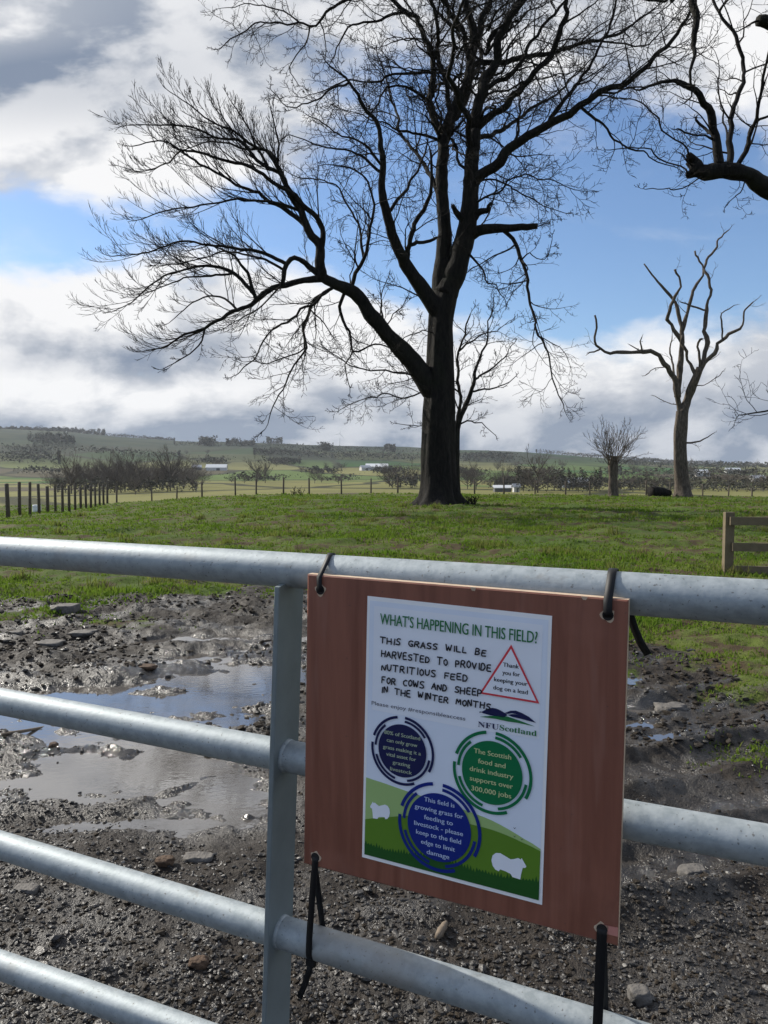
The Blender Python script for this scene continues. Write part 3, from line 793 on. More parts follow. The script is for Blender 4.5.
badge(93.8, 241.2, 37.2, "blue", "blue", "paleblue", [("This field is", 75.9, 111.5, 215.6), ("growing grass for", 65, 121.5, 225.6), ("feeding to", 76.4, 110, 235.3), ("livestock - please", 64.8, 122, 244.2), ("keep to the field", 67.3, 120, 253.5), ("edge to limit", 73.5, 113.3, 263.2), ("damage", 80.5, 107, 273)], 5.2)
lettering([("WHAT'S HAPPENING IN THIS FIELD?", 17.4, 196.2, 28.9, 28.9, 12.6)], "heading", "title", poster, 9, .18)
lettering([("Please enjoy #responsibleaccess", 9, 121, 120, 119.8, 4.4)], "lettering", "grey", poster, 9)
tri = sheet([(168.7, 33.4), (135.8, 88.8), (200.4, 89.6)], 7, "warning_triangle", "red")
sheet([(168.7, 37.8), (139.4, 86.8), (197.2, 87.5)], 8, "triangle_face", "haze", tri)
lettering([("Thank", 160.8, 177.7, 57, 57, 4.6), ("you for", 160.4, 179, 65.1, 65.1, 4.6), ("keeping your", 151.6, 187.4, 73.4, 73.4, 4.6), ("dog on a lead", 151, 188, 82, 82, 4.6)], "lettering", "pen", tri, 9, .15)
# farming union emblem: two navy ridges over a green one
logo = sheet(curve([136.5, 147, 155, 163.5, 167], [109.5, 102, 101.3, 104.5, 106.6], 16) + curve([163, 155, 145, 136.5], [107.6, 106.2, 107.6, 109.8], 8)[::1], 7, "emblem", "navy")
sheet([(164, 105.0), (170, 101.6), (176, 100.6), (183, 102.2), (190, 104.8), (197.5, 109.6), (190, 109.0), (182, 108.2), (172, 107.6), (167.5, 106.4), (172, 104.8), (178, 104.2), (172, 103.9), (167, 105.4)], 7, "emblem_ridge", "navy", logo)
sheet([(136.8, 113.2), (148, 110.6), (160, 108.4), (168, 108.2), (180, 110.2), (196.5, 113.6), (180, 112.9), (168, 113.2), (155, 112.6)], 7, "emblem_ridge", "title", logo)
def mathbold(s):
    return "".join(chr(0x1D400 + ord(c) - 65) if c.isupper() else chr(0x1D41A + ord(c) - 97) if c.islower() else c for c in s)
lettering([(mathbold("NFU"), 135.2, 158.2, 123.9, 123.4, 6.0)], "lettering", "navy", logo, 9)
lettering([(mathbold("Scotland"), 159.2, 198.8, 123.4, 123.2, 6.0)], "lettering", "title", logo, 9)
lettering([("growing together", 12, 30, 289.5, 289.5, 1.6)], "lettering", "sage", poster, 9) if False else None
# hand lettering in black marker
GL = {'T': [[(0, 1), (.9, 1)], [(.45, 1), (.42, 0)]], 'H': [[(0, 1), (.02, 0)], [(.75, 1), (.72, 0)], [(0, .5), (.75, .52)]], 'I': [[(.2, 1), (.2, 0)]],
      'S': [[(.7, .92), (.4, 1), (.1, .85), (.12, .62), (.6, .42), (.68, .18), (.4, 0), (.02, .08)]], 'G': [[(.75, .9), (.45, 1), (.1, .75), (.05, .35), (.35, 0), (.7, .1), (.72, .42), (.45, .42)]],
      'R': [[(0, 0), (.02, 1), (.55, .98), (.66, .75), (.5, .52), (.05, .48)], [(.3, .48), (.72, 0)]], 'A': [[(0, 0), (.38, 1), (.75, 0)], [(.16, .36), (.6, .36)]],
      'W': [[(0, 1), (.2, 0), (.45, .7), (.68, 0), (.92, 1)]], 'L': [[(.05, 1), (.05, 0), (.65, .03)]], 'B': [[(0, 0), (0, 1), (.45, .98), (.55, .78), (.4, .54), (.02, .52)], [(.4, .54), (.65, .3), (.45, .02), (0, 0)]],
      'E': [[(.65, 1), (.05, .98), (.03, 0), (.68, .03)], [(.05, .52), (.55, .52)]], 'V': [[(0, 1), (.36, 0), (.72, 1)]], 'D': [[(0, 0), (.02, 1), (.45, .92), (.7, .5), (.45, .06), (0, 0)]],
      'O': [[(.35, 1), (.06, .75), (.05, .3), (.35, 0), (.66, .28), (.66, .74), (.35, 1)]], 'P': [[(0, 0), (.02, 1), (.5, .98), (.64, .75), (.5, .5), (.03, .46)]],
      'N': [[(0, 0), (.02, 1), (.66, 0), (.68, 1)]], 'U': [[(0, 1), (.04, .25), (.32, 0), (.62, .25), (.66, 1)]], 'F': [[(.65, 1), (.05, .98), (.03, 0)], [(.05, .52), (.52, .52)]],
      'C': [[(.66, .88), (.38, 1), (.08, .7), (.08, .3), (.36, 0), (.66, .12)]], 'M': [[(0, 0), (.1, 1), (.42, .3), (.74, 1), (.84, 0)]]}
def handwriting(lines):
    b = MB(); hw = .74
    for (tx, x0, x1, y0, y1, ch) in lines:
        adv = []
        for c in tx: adv.append(1.15 if c == ' ' else max(q[0] for s in GL[c] for q in s) + .30)
        tot = sum(adv) - .3; kx = (x1 - x0) / tot; x = x0
        for c, ad in zip(tx, adv):
            if c != ' ':
                sk = rnd.uniform(-.02, .10); sy = rnd.uniform(.86, 1.08); jy = rnd.uniform(-.5, .5)
                for st in GL[c]:
                    pts = [(x + (px_ + sk * py_ + rnd.uniform(-.03, .03)) * kx, y0 + (x - x0) / (x1 - x0) * (y1 - y0) + jy - (py_ + rnd.uniform(-.03, .03)) * ch * sy) for px_, py_ in st]
                    P = np.array(pts)
                    if len(P) > 2:
                        t = np.arange(len(P)); tt = np.linspace(0, len(P) - 1, len(P) * 3)
                        P = np.stack([np.interp(tt, t, P[:, 0]), np.interp(tt, t, P[:, 1])], -1)
                    d = np.gradient(P, axis=0); d /= np.linalg.norm(d, axis=1)[:, None] + 1e-9
                    nn = np.stack([-d[:, 1], d[:, 0]], -1) * hw
                    P[0] -= d[0] * .4; P[-1] += d[-1] * .4
                    V = [pw(*q, 9 * .00022 + rnd.random() * .0001) for q in (P + nn)] + [pw(*q, 9 * .00022 + rnd.random() * .0001) for q in (P - nn)]
                    n = len(P); b.add(V, Q=[(k, k + 1, n + k + 1, n + k) for k in range(n - 1)])
            x += ad * kx
    b.build("handwriting", INK["pen"], poster, smooth=False)
handwriting([("THIS GRASS WILL BE", 18, 141.5, 49.6, 48.4, 6.6), ("HARVESTED TO PROVIDE", 19.6, 147.5, 64.8, 63.6, 7.2), ("NUTRITIOUS FEED", 20.3, 122, 79.6, 77.8, 7.0), ("FOR COWS AND SHEEP", 20.8, 138, 93.6, 91.2, 7.0), ("IN THE WINTER MONTHS", 20.8, 148, 104.4, 104, 6.8)])

# ties -----------------------------------------------------------
M_TIE = simple("black_nylon", (.010, .010, .011), .55, var=.2, scale=50, spec=.25)
def arcpts(c_n, c_z, r, a0, a1, n=14):
    return [(c_n + r * math.cos(math.radians(t)), c_z + r * math.sin(math.radians(t))) for t in np.linspace(a0, a1, n)]
def tie(path, w, label, th=.0014, tail=None, extra=None):
    """path: (a, n, z) points of the loop; a strap of width w lying flat along the gate"""
    P = np.array([GW(*p) for p in path]); d = np.gradient(P, axis=0); d /= np.linalg.norm(d, axis=1)[:, None] + 1e-9
    W = ga[None] - d * (d @ ga)[:, None]; W /= np.linalg.norm(W, axis=1)[:, None]
    Nn = np.cross(W, d)
    base = P[np.argmin(P[:, 2])]
    b = MB().ribbon(P, W, Nn, w, th)
    if tail:
        root = empty("cable_tie", base); o = b.build("loop", M_TIE, root)
        T = np.array([GW(*p) for p in tail]); dt = np.gradient(T, axis=0); dt /= np.linalg.norm(dt, axis=1)[:, None]
        Wt = ga[None] - dt * (dt @ ga)[:, None]; Wt /= np.linalg.norm(Wt, axis=1)[:, None]
        MB().ribbon(T, Wt, np.cross(Wt, dt), w * .95, th).build("tail", M_TIE, root)
        h = T[0]; MB().box(h, ga * w * .75, gn * .003, UPV * .0045).build("ratchet_head", M_TIE, root, smooth=False)
    else:
        root = b.build("cable_tie", M_TIE, base=base)
    tag(root, label, "cable tie", "cable ties holding the board")
def top_tie(hx, hy, tx, ty, w, label, tail=None):
    a0, z0 = bpt(hx, hy); a1, _ = gpl(tx, ty, 0)
    zc = railz(0, a1); zt = quad_lerp(bc, .5, 0)[1]
    ztop = z0 + .016
    path = [(a0, NF - .004, z0 - .001), (a0, NF + .0012, z0 - .0005), (a0, NF + .0016, z0 + .004), (a0 + (a1 - a0) * .1, NF + .0016, ztop - .002)]
    ar = arcpts(0, zc, R1 + .0010, 55, 268, 20)
    k = len(ar)
    for i, (n_, z_) in enumerate(ar):
        f = min(1, .25 + i / 6.)
        path.append((a0 + (a1 - a0) * f, n_, z_))
    path += [(a1 - (a1 - a0) * .5, .010, zc - R1 - .002), (a0, NB - .001, z0 - .001)]
    tie(path, w, label, tail=tail)
ahr, zhr = bpt(*HOLES["tr"])
def behind(px, py, n): a, z = gpl(px, py, n); return (a, n, z)
top_tie(*HOLES["tl"], 329.5, 560, .0062, "black cable tie over the top rail at the board's upper left corner")
top_tie(*HOLES["tr"], 613, 575, .0086, "black cable tie at the board's upper right corner with its long tail hanging behind", tail=[behind(627, 606, -.028), behind(631, 618, -.030), behind(635, 630, -.031), behind(640, 642, -.033), behind(648, 655, -.036)])
def bottom_tie(hx, hy, fx, fy, bx, by, w, label, tail=None, front_top=None):
    a0, z0 = bpt(hx, hy); a1, _ = gpl(fx, fy, R2); zc = railz(2, a1)
    a2, z2 = gpl(bx, by, -R2)
    path = [(a0, NB - .003, z0 + .001), (a0, NF - .002, z0 + .001), (a0, NF + .0014, z0), (a0, NF + .0016, z0 - .006)]
    for t in (.3, .6, .85): path.append((a0 + (a1 - a0) * t, NF + .0016 + (R2 + .001 - NF) * t, z0 + (zc - z0) * t))
    for i, (n_, z_) in enumerate(arcpts(0, zc, R2 + .0010, 8, -178, 18)):
        path.append((a1 + (a2 - a1) * i / 17., n_, z_ + (railz(2, a2) - zc) * i / 17.))
    zb = railz(2, a2)
    for t in (.3, .6, 1.): path.append((a2 + (a0 - a2) * t * .4, -R2 - .001 + (NB - .002 + R2) * t, zb + (z0 + .001 - zb) * t))
    tie(path, w, label, tail=tail)
bottom_tie(*HOLES["bl"], 309, 945, 323.5, 930, .0080, "black cable tie at the board's lower left corner with its loose end pointing down",
           tail=[behind(311, 962, .012), behind(308, 974, .010), behind(304, 986, .008), behind(299, 998, .006)])
bottom_tie(*HOLES["br"], 597, 1040, 604, 1020, .0100, "broad black cable tie at the board's lower right corner")

# ------------------------------------------------------------------ trees
def m_bark(name, dark, light, moss=None, sc=6.):
    m, N = material(name)
    p = N.objc(); st = N.scale(p, (1, 1, .28)); n = N.noise(st, sc * 2.2, 6, .65, .5); b = N.noise(p, 1.1, 4)
    c = N.mix(N.ss(n, .35, .7), dark, light)
    if moss: c = N.mix(N.ss(b, .5, .7) * .5, c, moss)
    N.out(N.pbsdf(c, .9, 0., N.bump(n, .06, .9), .2)); return m
M_BARK = m_bark("dark_bark", (.006, .0055, .005), (.020, .017, .014), (.014, .016, .008))
M_TWIG = m_bark("twig_bark", (.008, .007, .006), (.022, .018, .015))
M_DEAD = m_bark("dead_bark", (.055, .045, .036), (.150, .122, .096))
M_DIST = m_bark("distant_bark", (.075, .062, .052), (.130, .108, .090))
def smooth_poly(P, step):
    P = np.asarray(P, float); n = len(P)
    if n < 3:
        k = max(2, int(np.linalg.norm(P[-1] - P[0]) / step) + 1); t = np.linspace(0, 1, k)[:, None]; return P[0] * (1 - t) + P[-1] * t
    E = np.vstack([2 * P[0] - P[1], P, 2 * P[-1] - P[-2]]); out = []
    for i in range(n - 1):
        p0, p1, p2, p3 = E[i:i + 4]; k = max(2, int(np.linalg.norm(p2 - p1) / step) + 1)
        for t in np.linspace(0, 1, k, endpoint=False):
            out.append(.5 * ((2 * p1) + (-p0 + p2) * t + (2 * p0 - 5 * p1 + 4 * p2 - p3) * t * t + (-p0 + 3 * p1 - 3 * p2 + p3) * t ** 3))
    out.append(P[-1]); return np.array(out)
def unit(v): return v / (np.linalg.norm(v) + 1e-9)
class Grow:
    def __init__(s, mb, seed, up=.06, wander=.20, centre=None, twig=.009, maxlev=3, angle=(28, 62), ratio=.52, per=(4.2, 5.0, 6.0), sides=(6, 4, 3, 3), segs=(9, 7, 5, 4), mb2=None):
        s.mb = mb; s.r = random.Random(seed); s.up = up; s.wander = wander; s.centre = centre; s.twig = twig; s.maxlev = maxlev
        s.angle = angle; s.ratio = ratio; s.per = per; s.sides = sides; s.segs = segs; s.mb2 = mb2 or mb; s.nb = 0
    def rv(s): return np.array([s.r.gauss(0, 1), s.r.gauss(0, 1), s.r.gauss(0, 1)])
    def side_dir(s, d, lev):
        a = math.radians(s.r.uniform(*s.angle)); v = s.rv(); v = unit(v - d * np.dot(v, d))
        return unit(d * math.cos(a) + v * math.sin(a) + np.array([0, 0, s.up * 1.6]))
    def branch(s, p, d, L, r, lev):
        s.nb += 1
        n = s.segs[min(lev, len(s.segs) - 1)]; P = [np.array(p)]; d = unit(d); D = [d]
        w = s.wander * (1 + .25 * lev)
        for i in range(n):
            d = unit(d + s.rv() * w * .55 + np.array([0, 0, s.up])); P.append(P[-1] + d * L / n); D.append(d)
        R = np.linspace(r, max(s.twig * .55, r * .32), n + 1)
        (s.mb if lev < 2 else s.mb2).tube(np.array(P), R, s.sides[min(lev, len(s.sides) - 1)], cap=False)
        if lev < s.maxlev: s.spawn(np.array(P), R, np.array(D), L, lev)
    def spawn(s, P, R, D, L, lev, start=.18, count=None, lmul=1.):
        cnt = count if count is not None else s.per[min(lev, len(s.per) - 1)]
        cnt = int(cnt) + (1 if s.r.random() < cnt % 1 else 0); n = len(P) - 1
        for k in range(cnt):
            t = start + (1 - start) * (k + s.r.random()) / cnt; i = min(n - 1, int(t * n)); f = t * n - i
            p = P[i] * (1 - f) + P[i + 1] * f; r = (R[i] * (1 - f) + R[i + 1] * f)
            l2 = L * s.ratio * s.r.uniform(.6, 1.15) * (1.12 - .55 * t) * lmul
            s.branch(p, s.side_dir(D[i], lev), l2, max(s.twig * .8, min(r * .62, l2 * .017)), lev + 1)
        # a leader carrying on from the tip
        if lev >= 0 and s.r.random() < .8: s.branch(P[-1], unit(D[-1] + s.rv() * .15), L * s.ratio * .55 * lmul, R[-1], lev + 1)
def limbs_to_3d(limbs, Y0, seed):
    """traced limb outlines given their own depth: each is (points px, radius px start, end, depth offset start, end)"""
    r = random.Random(seed); out = []
    for (pts, r0, r1, d0, d1, dens) in limbs:
        n = len(pts); P = []
        for i, (x, y) in enumerate(pts):
            t = i / max(1, n - 1); P.append(at(x, y, Y0 + d0 + (d1 - d0) * t + math.sin(t * 5 + r.random()) * .12))
        k = Y0 / FPX
        out.append((np.array(P), r0 * k, r1 * k, dens))
    return out
def to_px(P):
    d = np.asarray(P) - _C; w = d @ _F; return np.stack([384 + FPX * (d @ _R) / w, 512 - FPX * (d @ _U) / w], -1)
def join_limb(P, built, tol=15.):
    """start a limb on the wood it grows from"""
    if not built: return P
    B = np.vstack(built); dd = np.linalg.norm(to_px(B) - to_px(P[:1]), axis=1); i = int(np.argmin(dd))
    if dd[i] > tol: return P
    L = np.concatenate([[0], np.cumsum(np.linalg.norm(np.diff(P, axis=0), axis=1))]); t = L / L[-1]
    # all of the shift along the line of sight is kept, the sideways part fades out
    dl = B[i] - P[0]
    return P + dl[None] * (1 - np.clip(t / .5, 0, 1))[:, None]
def build_limb(g, parent, mat, P, r0, r1, dens, name="limb", step=.25, K=8, lratio=.40, lev=0, rag=.10, lmax=2.6, kink=0.):
    S_ = smooth_poly(P, step); n = len(S_); jr = np.random.default_rng(int(abs(P[0, 0] * 100)) + n)
    t = np.linspace(0, 1, n); R = r0 + (r1 - r0) * t ** .8
    R = R * (1 + rag * (vnoise(t * n * .45, t * 0 + r0 * 37, 3) - .5) * 2)
    S_ = S_ + (jr.random((n, 3)) - .5) * np.minimum(R, .05)[:, None] * .6
    if kink:
        w = np.arange(n) * step; e = np.sin(np.pi * np.clip(t * 1.0, 0, 1)) ** .5 * kink * (1 if r0 < .22 else .3)
        S_ = S_ + np.stack([(vnoise(w * 1.6, w * 0 + k_ * 9.7 + P[0, 0], 13) - .5) + .5 * (vnoise(w * 4.1, w * 0 + k_ * 5.1 + P[0, 2], 19) - .5) for k_ in range(3)], -1) * 2 * e[:, None]
    if name: MB().tube(S_, R, K).build(name, mat, parent)
    L = np.linalg.norm(np.diff(S_, axis=0), axis=1).sum(); D = np.gradient(S_, axis=0); D /= np.linalg.norm(D, axis=1)[:, None]
    if dens > 0:
        cnt = max(2, L * dens); g.spawn(S_, R, D, min(L, lmax / lratio) * lratio / g.ratio, lev - 1 if lev else -1, start=.12, count=cnt) if False else None
        for k in range(int(cnt)):
            tt = .10 + .90 * (k + g.r.random()) / cnt; i = min(n - 2, int(tt * (n - 1)))
            l2 = min(L * lratio * (1.15 - .5 * tt), lmax) * g.r.uniform(.55, 1.15); rr = min(R[i] * .5, l2 * .016)
            g.branch(S_[i], g.side_dir(D[i], 0), l2, max(rr, g.twig), 1)
        if dens >= .2: g.branch(S_[-1], D[-1], min(L * .14, lmax * .3), min(R[-1], .022), 1)
    return S_
def trunk_mesh(P, R, K=28, flute=.10, seed=3, flare=None):
    S_ = smooth_poly(P, .18); n = len(S_); tt = np.linspace(0, 1, n); R = np.interp(tt * (len(R) - 1), range(len(R)), R)
    th = np.arange(K) * 2 * math.pi / K; V = []
    zb = S_[0, 2]
    for i in range(n):
        h = S_[i, 2] - zb
        for k in range(K):
            f = 1 + flute * (fbm(np.array([math.cos(th[k]) * 1.8 + seed]), np.array([math.sin(th[k]) * 1.8 + h * .35]), 3, seed)[0]) + .05 * math.sin(th[k] * 7 + seed) * 1.
            if flare: f += flare * math.exp(-max(h - .1, 0) / .30) * (.55 + .45 * math.sin(th[k] * 5 + seed * 2) ** 2 + .35 * math.sin(th[k] * 3 + 1))
            V.append(S_[i] + np.array([math.cos(th[k]), math.sin(th[k]), 0]) * R[i] * f)
    i = np.arange(n - 1)[:, None] * K; j = np.arange(K)[None]; j2 = (j + 1) % K
    return MB().add(V, Q=np.stack([i + j, i + j2, i + K + j2, i + K + j], -1).reshape(-1, 4))

def big_tree():
    Y0 = 27.0; k = Y0 / FPX
    base = at(438, 507, Y0); base[2] = gz(base[0], base[1]) - .05
    root = empty("bare_tree", base)
    tag(root, "huge bare spreading tree with a thick dark trunk, dominating the field", "tree")
    pts = [(438, 511), (438, 500), (438, 480), (437.5, 450), (437.5, 415), (439, 380), (440, 345), (441, 320), (445, 296), (449, 280)]
    rad = [19.5, 19, 18.6, 18, 17.2, 15.5, 14.2, 13.2, 14.0, 10.0]
    P = [at(x, y, Y0) for x, y in pts]
    trunk_mesh(P, [r * k * .90 for r in rad], 64, .18, 3, 1.35).build("trunk", M_BARK, root)
    g = Grow(MB(), 5, up=.035, wander=.20, twig=.0090, maxlev=3, per=(4, 5.2, 4.2), ratio=.56, angle=(28, 62))
    gl = Grow(g.mb, 9, up=.085, wander=.085, twig=.0085, maxlev=3, per=(4, 5.0, 4.0), angle=(18, 42), ratio=.58)
    gr = Grow(g.mb, 15, up=.02, wander=.25, twig=.0090, maxlev=3, per=(4, 5.2, 4.2), angle=(30, 70), ratio=.56)
    A = (.55, )
    limbs = [  # (points, r0, r1, depth0, depth1, density, kind)
     ([(443, 300), (440, 281), (444, 239), (442, 192), (443, 156), (444, 135)], 10, 6.5, 0, .3, .25, g),
     ([(447, 298), (456, 276), (465, 239), (470, 200), (472, 164), (475, 130)], 13.5, 7.2, 0, -.4, .25, g),
     ([(444, 135), (453, 112), (466, 86), (470, 65), (474, 39), (470, 16), (463, -12), (466, -60), (460, -120)], 6.8, 2.4, .3, .6, .7, g),
     ([(442, 140), (432, 117), (429, 99), (431, 73), (430, 49), (419, 23), (405, 10), (382, -4), (352, -2), (338, 4)], 5, 2.0, .3, 1.6, .8, g),
     ([(338, 4), (322, 16), (309, 26), (280, 23), (254, 26), (226, 43)], 2.0, .8, 1.6, 2.2, 1.1, gr),
     ([(309, 26), (306, 42), (291, 65), (296, 81)], 1.2, .5, 2, 2.4, 1.2, gr),
     ([(300, 25), (275, 8), (250, 5), (222, 8)], 1.2, .5, 2, 2.6, 1.2, gr),
     ([(405, 10), (380, 18), (352, 26), (340, 42), (335, 55)], 2.2, .8, .9, .2, 1.0, gr),
     ([(428, 106), (409, 91), (386, 90), (373, 109), (368, 122)], 2.0, .8, .3, -1.0, 1.0, gr),
     ([(430, 74), (396, 76), (370, 81), (345, 83), (320, 92)], 2.2, .7, .3, -1.4, 1.0, gr),
     ([(445, 112), (442, 78), (435, 52), (436, 20), (425, -20), (418, -70)], 3.2, 1.4, .3, -1.8, .8, g),
     ([(466, 66), (460, 34), (453, 16), (438, -4), (415, -40), (380, -80)], 3.2, 1.2, .4, -1.0, .8, g),
     ([(475, 132), (479, 104), (485, 83), (498, 60), (500, 34), (511, 16), (524, -2), (540, -50), (560, -110)], 6.2, 2.2, -.4, -1.2, .7, g),
     ([(472, 62), (477, 42), (485, 16), (492, -4), (500, -60), (505, -130)], 4.4, 2.0, .4, 1.2, .7, g),
     ([(474, 66), (505, 62), (531, 56), (552, 52), (570, 47), (600, 40), (628, 27), (655, 8)], 3.6, 1.2, -.2, 1.8, .9, gr),
     ([(476, 128), (500, 109), (516, 94), (531, 76), (550, 55), (563, 26), (567, -2), (590, -50), (620, -90)], 4.6, 1.8, -.4, -2.2, .8, gr),
     ([(484, 94), (508, 78), (521, 65), (531, 42), (550, 18), (563, 3), (600, -40)], 3.0, 1.2, -.4, .8, .9, gr),
     ([(470, 186), (482, 174), (498, 161), (516, 143), (540, 128), (570, 113), (599, 95), (629, 79), (647, 65), (662, 50), (682, 24), (700, -10)], 6.2, 1.4, -.4, -3.2, .85, gr),
     ([(582, 108), (605, 128), (623, 145), (641, 151), (659, 162), (672, 166)], 2.0, .6, -2.2, -3.0, 1.0, gr),
     ([(543, 124), (564, 98), (582, 74), (605, 39), (614, 0), (622, -40)], 2.4, 1.0, -1.6, -.6, 1.0, gr),
     ([(600, 94), (625, 92), (650, 84), (668, 82)], 1.4, .5, -2.6, -3.6, 1.0, gr),
     ([(600, 40), (640, 45), (665, 30), (690, 0)], 1.4, .6, 1.0, 2.0, 1.0, gr),
     ([(516, 144), (520, 120), (518, 96), (522, 78)], 1.8, .8, -1.0, .6, 1.0, gr),
     ([(470, 238), (478, 233), (487, 229), (505, 227.5), (522, 227), (538, 226)], 7.0, 3.6, -.3, -.9, .15, gr),
     ([(472, 228), (480, 216), (486, 208), (491, 203)], 5.5, 1.8, -.3, -.8, .1, gr),
     ([(464, 226), (457, 214), (453, 206)], 5.0, 2.6, -.3, -.8, .1, gr),
     ([(500, 232), (516, 247), (524, 273), (529, 299), (537, 330), (543, 342), (550, 365), (556, 389), (563, 403)], 2.6, .7, -.7, -1.4, 1.0, gr),
     ([(524, 258), (533, 250), (545, 258), (552, 240)], .9, .4, -.9, -1.4, 1.2, gr),
     ([(468, 250), (474, 258), (487, 278), (495, 286), (503, 297)], 1.8, .6, -.4, -1.0, 1.2, gr),
     ([(480, 190), (500, 185), (520, 192), (545, 205), (562, 212)], 1.4, .5, -.6, -1.6, 1.5, gr),
     ([(476, 205), (495, 195), (520, 175), (545, 178), (575, 190)], 1.5, .5, -.6, -2.6, 1.4, gr),
     # second limb, left of the fork
     ([(438, 312), (433, 306), (420, 287), (407, 267), (396, 246), (388, 220), (382, 189), (383, 160)], 9.5, 3.6, 0, -1.6, .4, g),
     ([(383, 162), (379, 130), (366, 104), (348, 83), (330, 66)], 3.4, 1.0, -1.6, -2.4, .9, gr),
     ([(348, 83), (325, 94), (296, 107), (272, 91)], 1.4, .5, -2.3, -3.0, 1.2, gr),
     ([(383, 167), (366, 146), (345, 135), (312, 117)], 1.8, .6, -1.6, -3.2, 1.2, gr),
     ([(384, 172), (362, 156), (340, 148), (310, 143), (290, 135)], 1.8, .6, -1.6, -2.0, 1.2, gr),
     ([(407, 264), (411, 250), (412, 233), (427, 204), (433, 176), (430, 150)], 3.6, 1.4, -.6, -1.4, .8, g),
     ([(388, 215), (407, 189), (420, 165), (428, 140)], 2.2, 1.0, -1.4, -.6, .9, g),
     ([(413, 247), (424, 241), (436, 238)], 2.6, 1.8, -.6, 0, .3, g),
     # great low limb to the left
     ([(432, 402), (421, 382), (409, 362), (386, 334), (370, 314), (355, 293), (336, 285), (318, 274)], 12.0, 6.0, -.1, -1.2, .20, g),
     ([(320, 277), (318, 262), (318, 246), (308, 230), (297, 207), (287, 191), (276, 166), (268, 152)], 5.6, 2.2, -1.2, -1.8, .5, gl),
     ([(319, 250), (322, 233), (315, 217), (302, 204), (288, 192), (262, 176), (241, 164), (226, 160), (205, 154), (181, 150)], 3.4, 1.2, -1.2, -2.8, .9, gl),
     ([(308, 230), (295, 217), (271, 202), (262, 195), (236, 185), (205, 167), (181, 150), (158, 141), (134, 146), (112, 139)], 2.8, .7, -1.5, -1.0, 1.0, gl),
     ([(286, 190), (280, 175), (262, 164), (239, 141), (215, 138), (194, 128), (166, 125), (132, 125), (108, 112)], 2.6, .6, -1.6, -2.4, 1.1, gl),
     ([(280, 172), (267, 151), (247, 150), (226, 143), (205, 143), (181, 151), (150, 155)], 2.2, .6, -1.7, -.6, 1.1, gl),
     ([(262, 155), (249, 148), (234, 133), (210, 122), (192, 107), (170, 92), (158, 83)], 1.8, .5, -1.8, -2.8, 1.1, gl),
     ([(272, 165), (258, 145), (245, 122), (230, 100), (221, 75)], 1.8, .5, -1.8, -1.2, 1.1, gl),
     ([(276, 168), (278, 145), (275, 125), (270, 105)], 1.5, .5, -1.8, -2.4, 1.1, gl),
     ([(181, 150), (165, 165), (140, 172), (122, 167)], 1.1, .5, -1.2, -.6, 1.2, gl),
     ([(300, 213), (280, 206), (249, 200), (220, 202), (194, 208), (166, 210), (142, 219), (121, 221)], 2.0, .6, -1.5, -3.0, 1.0, gl),
     ([(313, 272), (302, 262), (293, 258), (286, 264), (284, 274), (282, 285)], 3.6, 2.4, -1.3, -1.7, .3, gl),
     ([(287, 264), (262, 252), (236, 248), (215, 247), (194, 242), (171, 244), (148, 252), (114, 256), (97, 249)], 2.3, .6, -1.6, -2.6, 1.1, gl),
     ([(284, 270), (260, 258), (238, 253), (215, 254), (190, 262), (160, 266), (128, 280)], 1.6, .5, -1.6, -.6, 1.0, gl),
     ([(326, 280), (313, 279), (280, 286), (262, 294), (247, 307), (226, 315), (205, 328), (184, 335), (166, 346), (145, 351)], 4.2, .6, -1.2, -2.2, .9, gl),
     ([(254, 297), (247, 273), (234, 257), (215, 247), (200, 240)], 2.4, .9, -1.5, -2.2, .8, gl),
     ([(254, 296), (234, 275), (218, 269), (194, 268), (174, 273), (150, 286), (132, 302), (114, 311), (85, 308)], 2.4, .5, -1.5, -1.0, 1.1, gl),
     ([(231, 277), (210, 279), (189, 278), (166, 286), (140, 296), (120, 300)], 1.5, .5, -1.5, -2.6, 1.1, gl),
     ([(240, 310), (231, 302), (215, 296), (192, 304), (170, 322), (156, 335)], 1.5, .5, -1.6, -.8, .9, gl),
     ([(205, 328), (200, 346), (179, 361), (163, 369)], 1.2, .4, -2, -2.4, 1.0, gl),
     ([(282, 286), (262, 305), (240, 320), (212, 333)], 1.2, .4, -1.4, -.4, .9, gl),
     ([(334, 291), (318, 301), (300, 314), (271, 332), (253, 358), (240, 372)], 2.2, .6, -1.2, -2.6, 1.1, g),
     ([(331, 293), (313, 306), (305, 327), (304, 347), (290, 372), (276, 400), (268, 424)], 2.3, .5, -1.2, -1.6, 1.1, g),
     ([(305, 335), (300, 352), (275, 360), (245, 362)], 1.2, .4, -1.4, -.8, 1.1, g),
     ([(344, 290), (339, 314), (347, 332), (355, 350), (375, 345), (390, 348)], 2.2, .8, -1.0, -.2, 1.1, g),
     ([(355, 350), (345, 372), (350, 392)], 1.0, .4, -.8, -.4, 1.2, g),
     ([(418, 384), (404, 378), (380, 372), (352, 366), (330, 352)], 1.4, .5, -.2, -1.6, 1.2, g),
     ([(420, 395), (400, 402), (380, 395), (360, 400), (340, 410)], 1.2, .4, -.2, .9, 1.2, g),
     ([(355, 287), (362, 262), (370, 238), (374, 212), (368, 183), (355, 170), (334, 165)], 2.6, .8, -1.0, -2.0, .9, gr),
     ([(361, 258), (357, 228), (349, 207), (336, 186), (318, 180), (295, 176)], 1.7, .6, -1.1, .0, 1.0, gr),
     ([(352, 288), (351, 272), (352, 254), (345, 244)], 1.0, .4, -1.0, -.6, 1.0, gr),
     ([(384, 330), (383, 312), (381, 298), (387, 280)], 1.4, .5, -.6, -1.2, 1.2, gr),
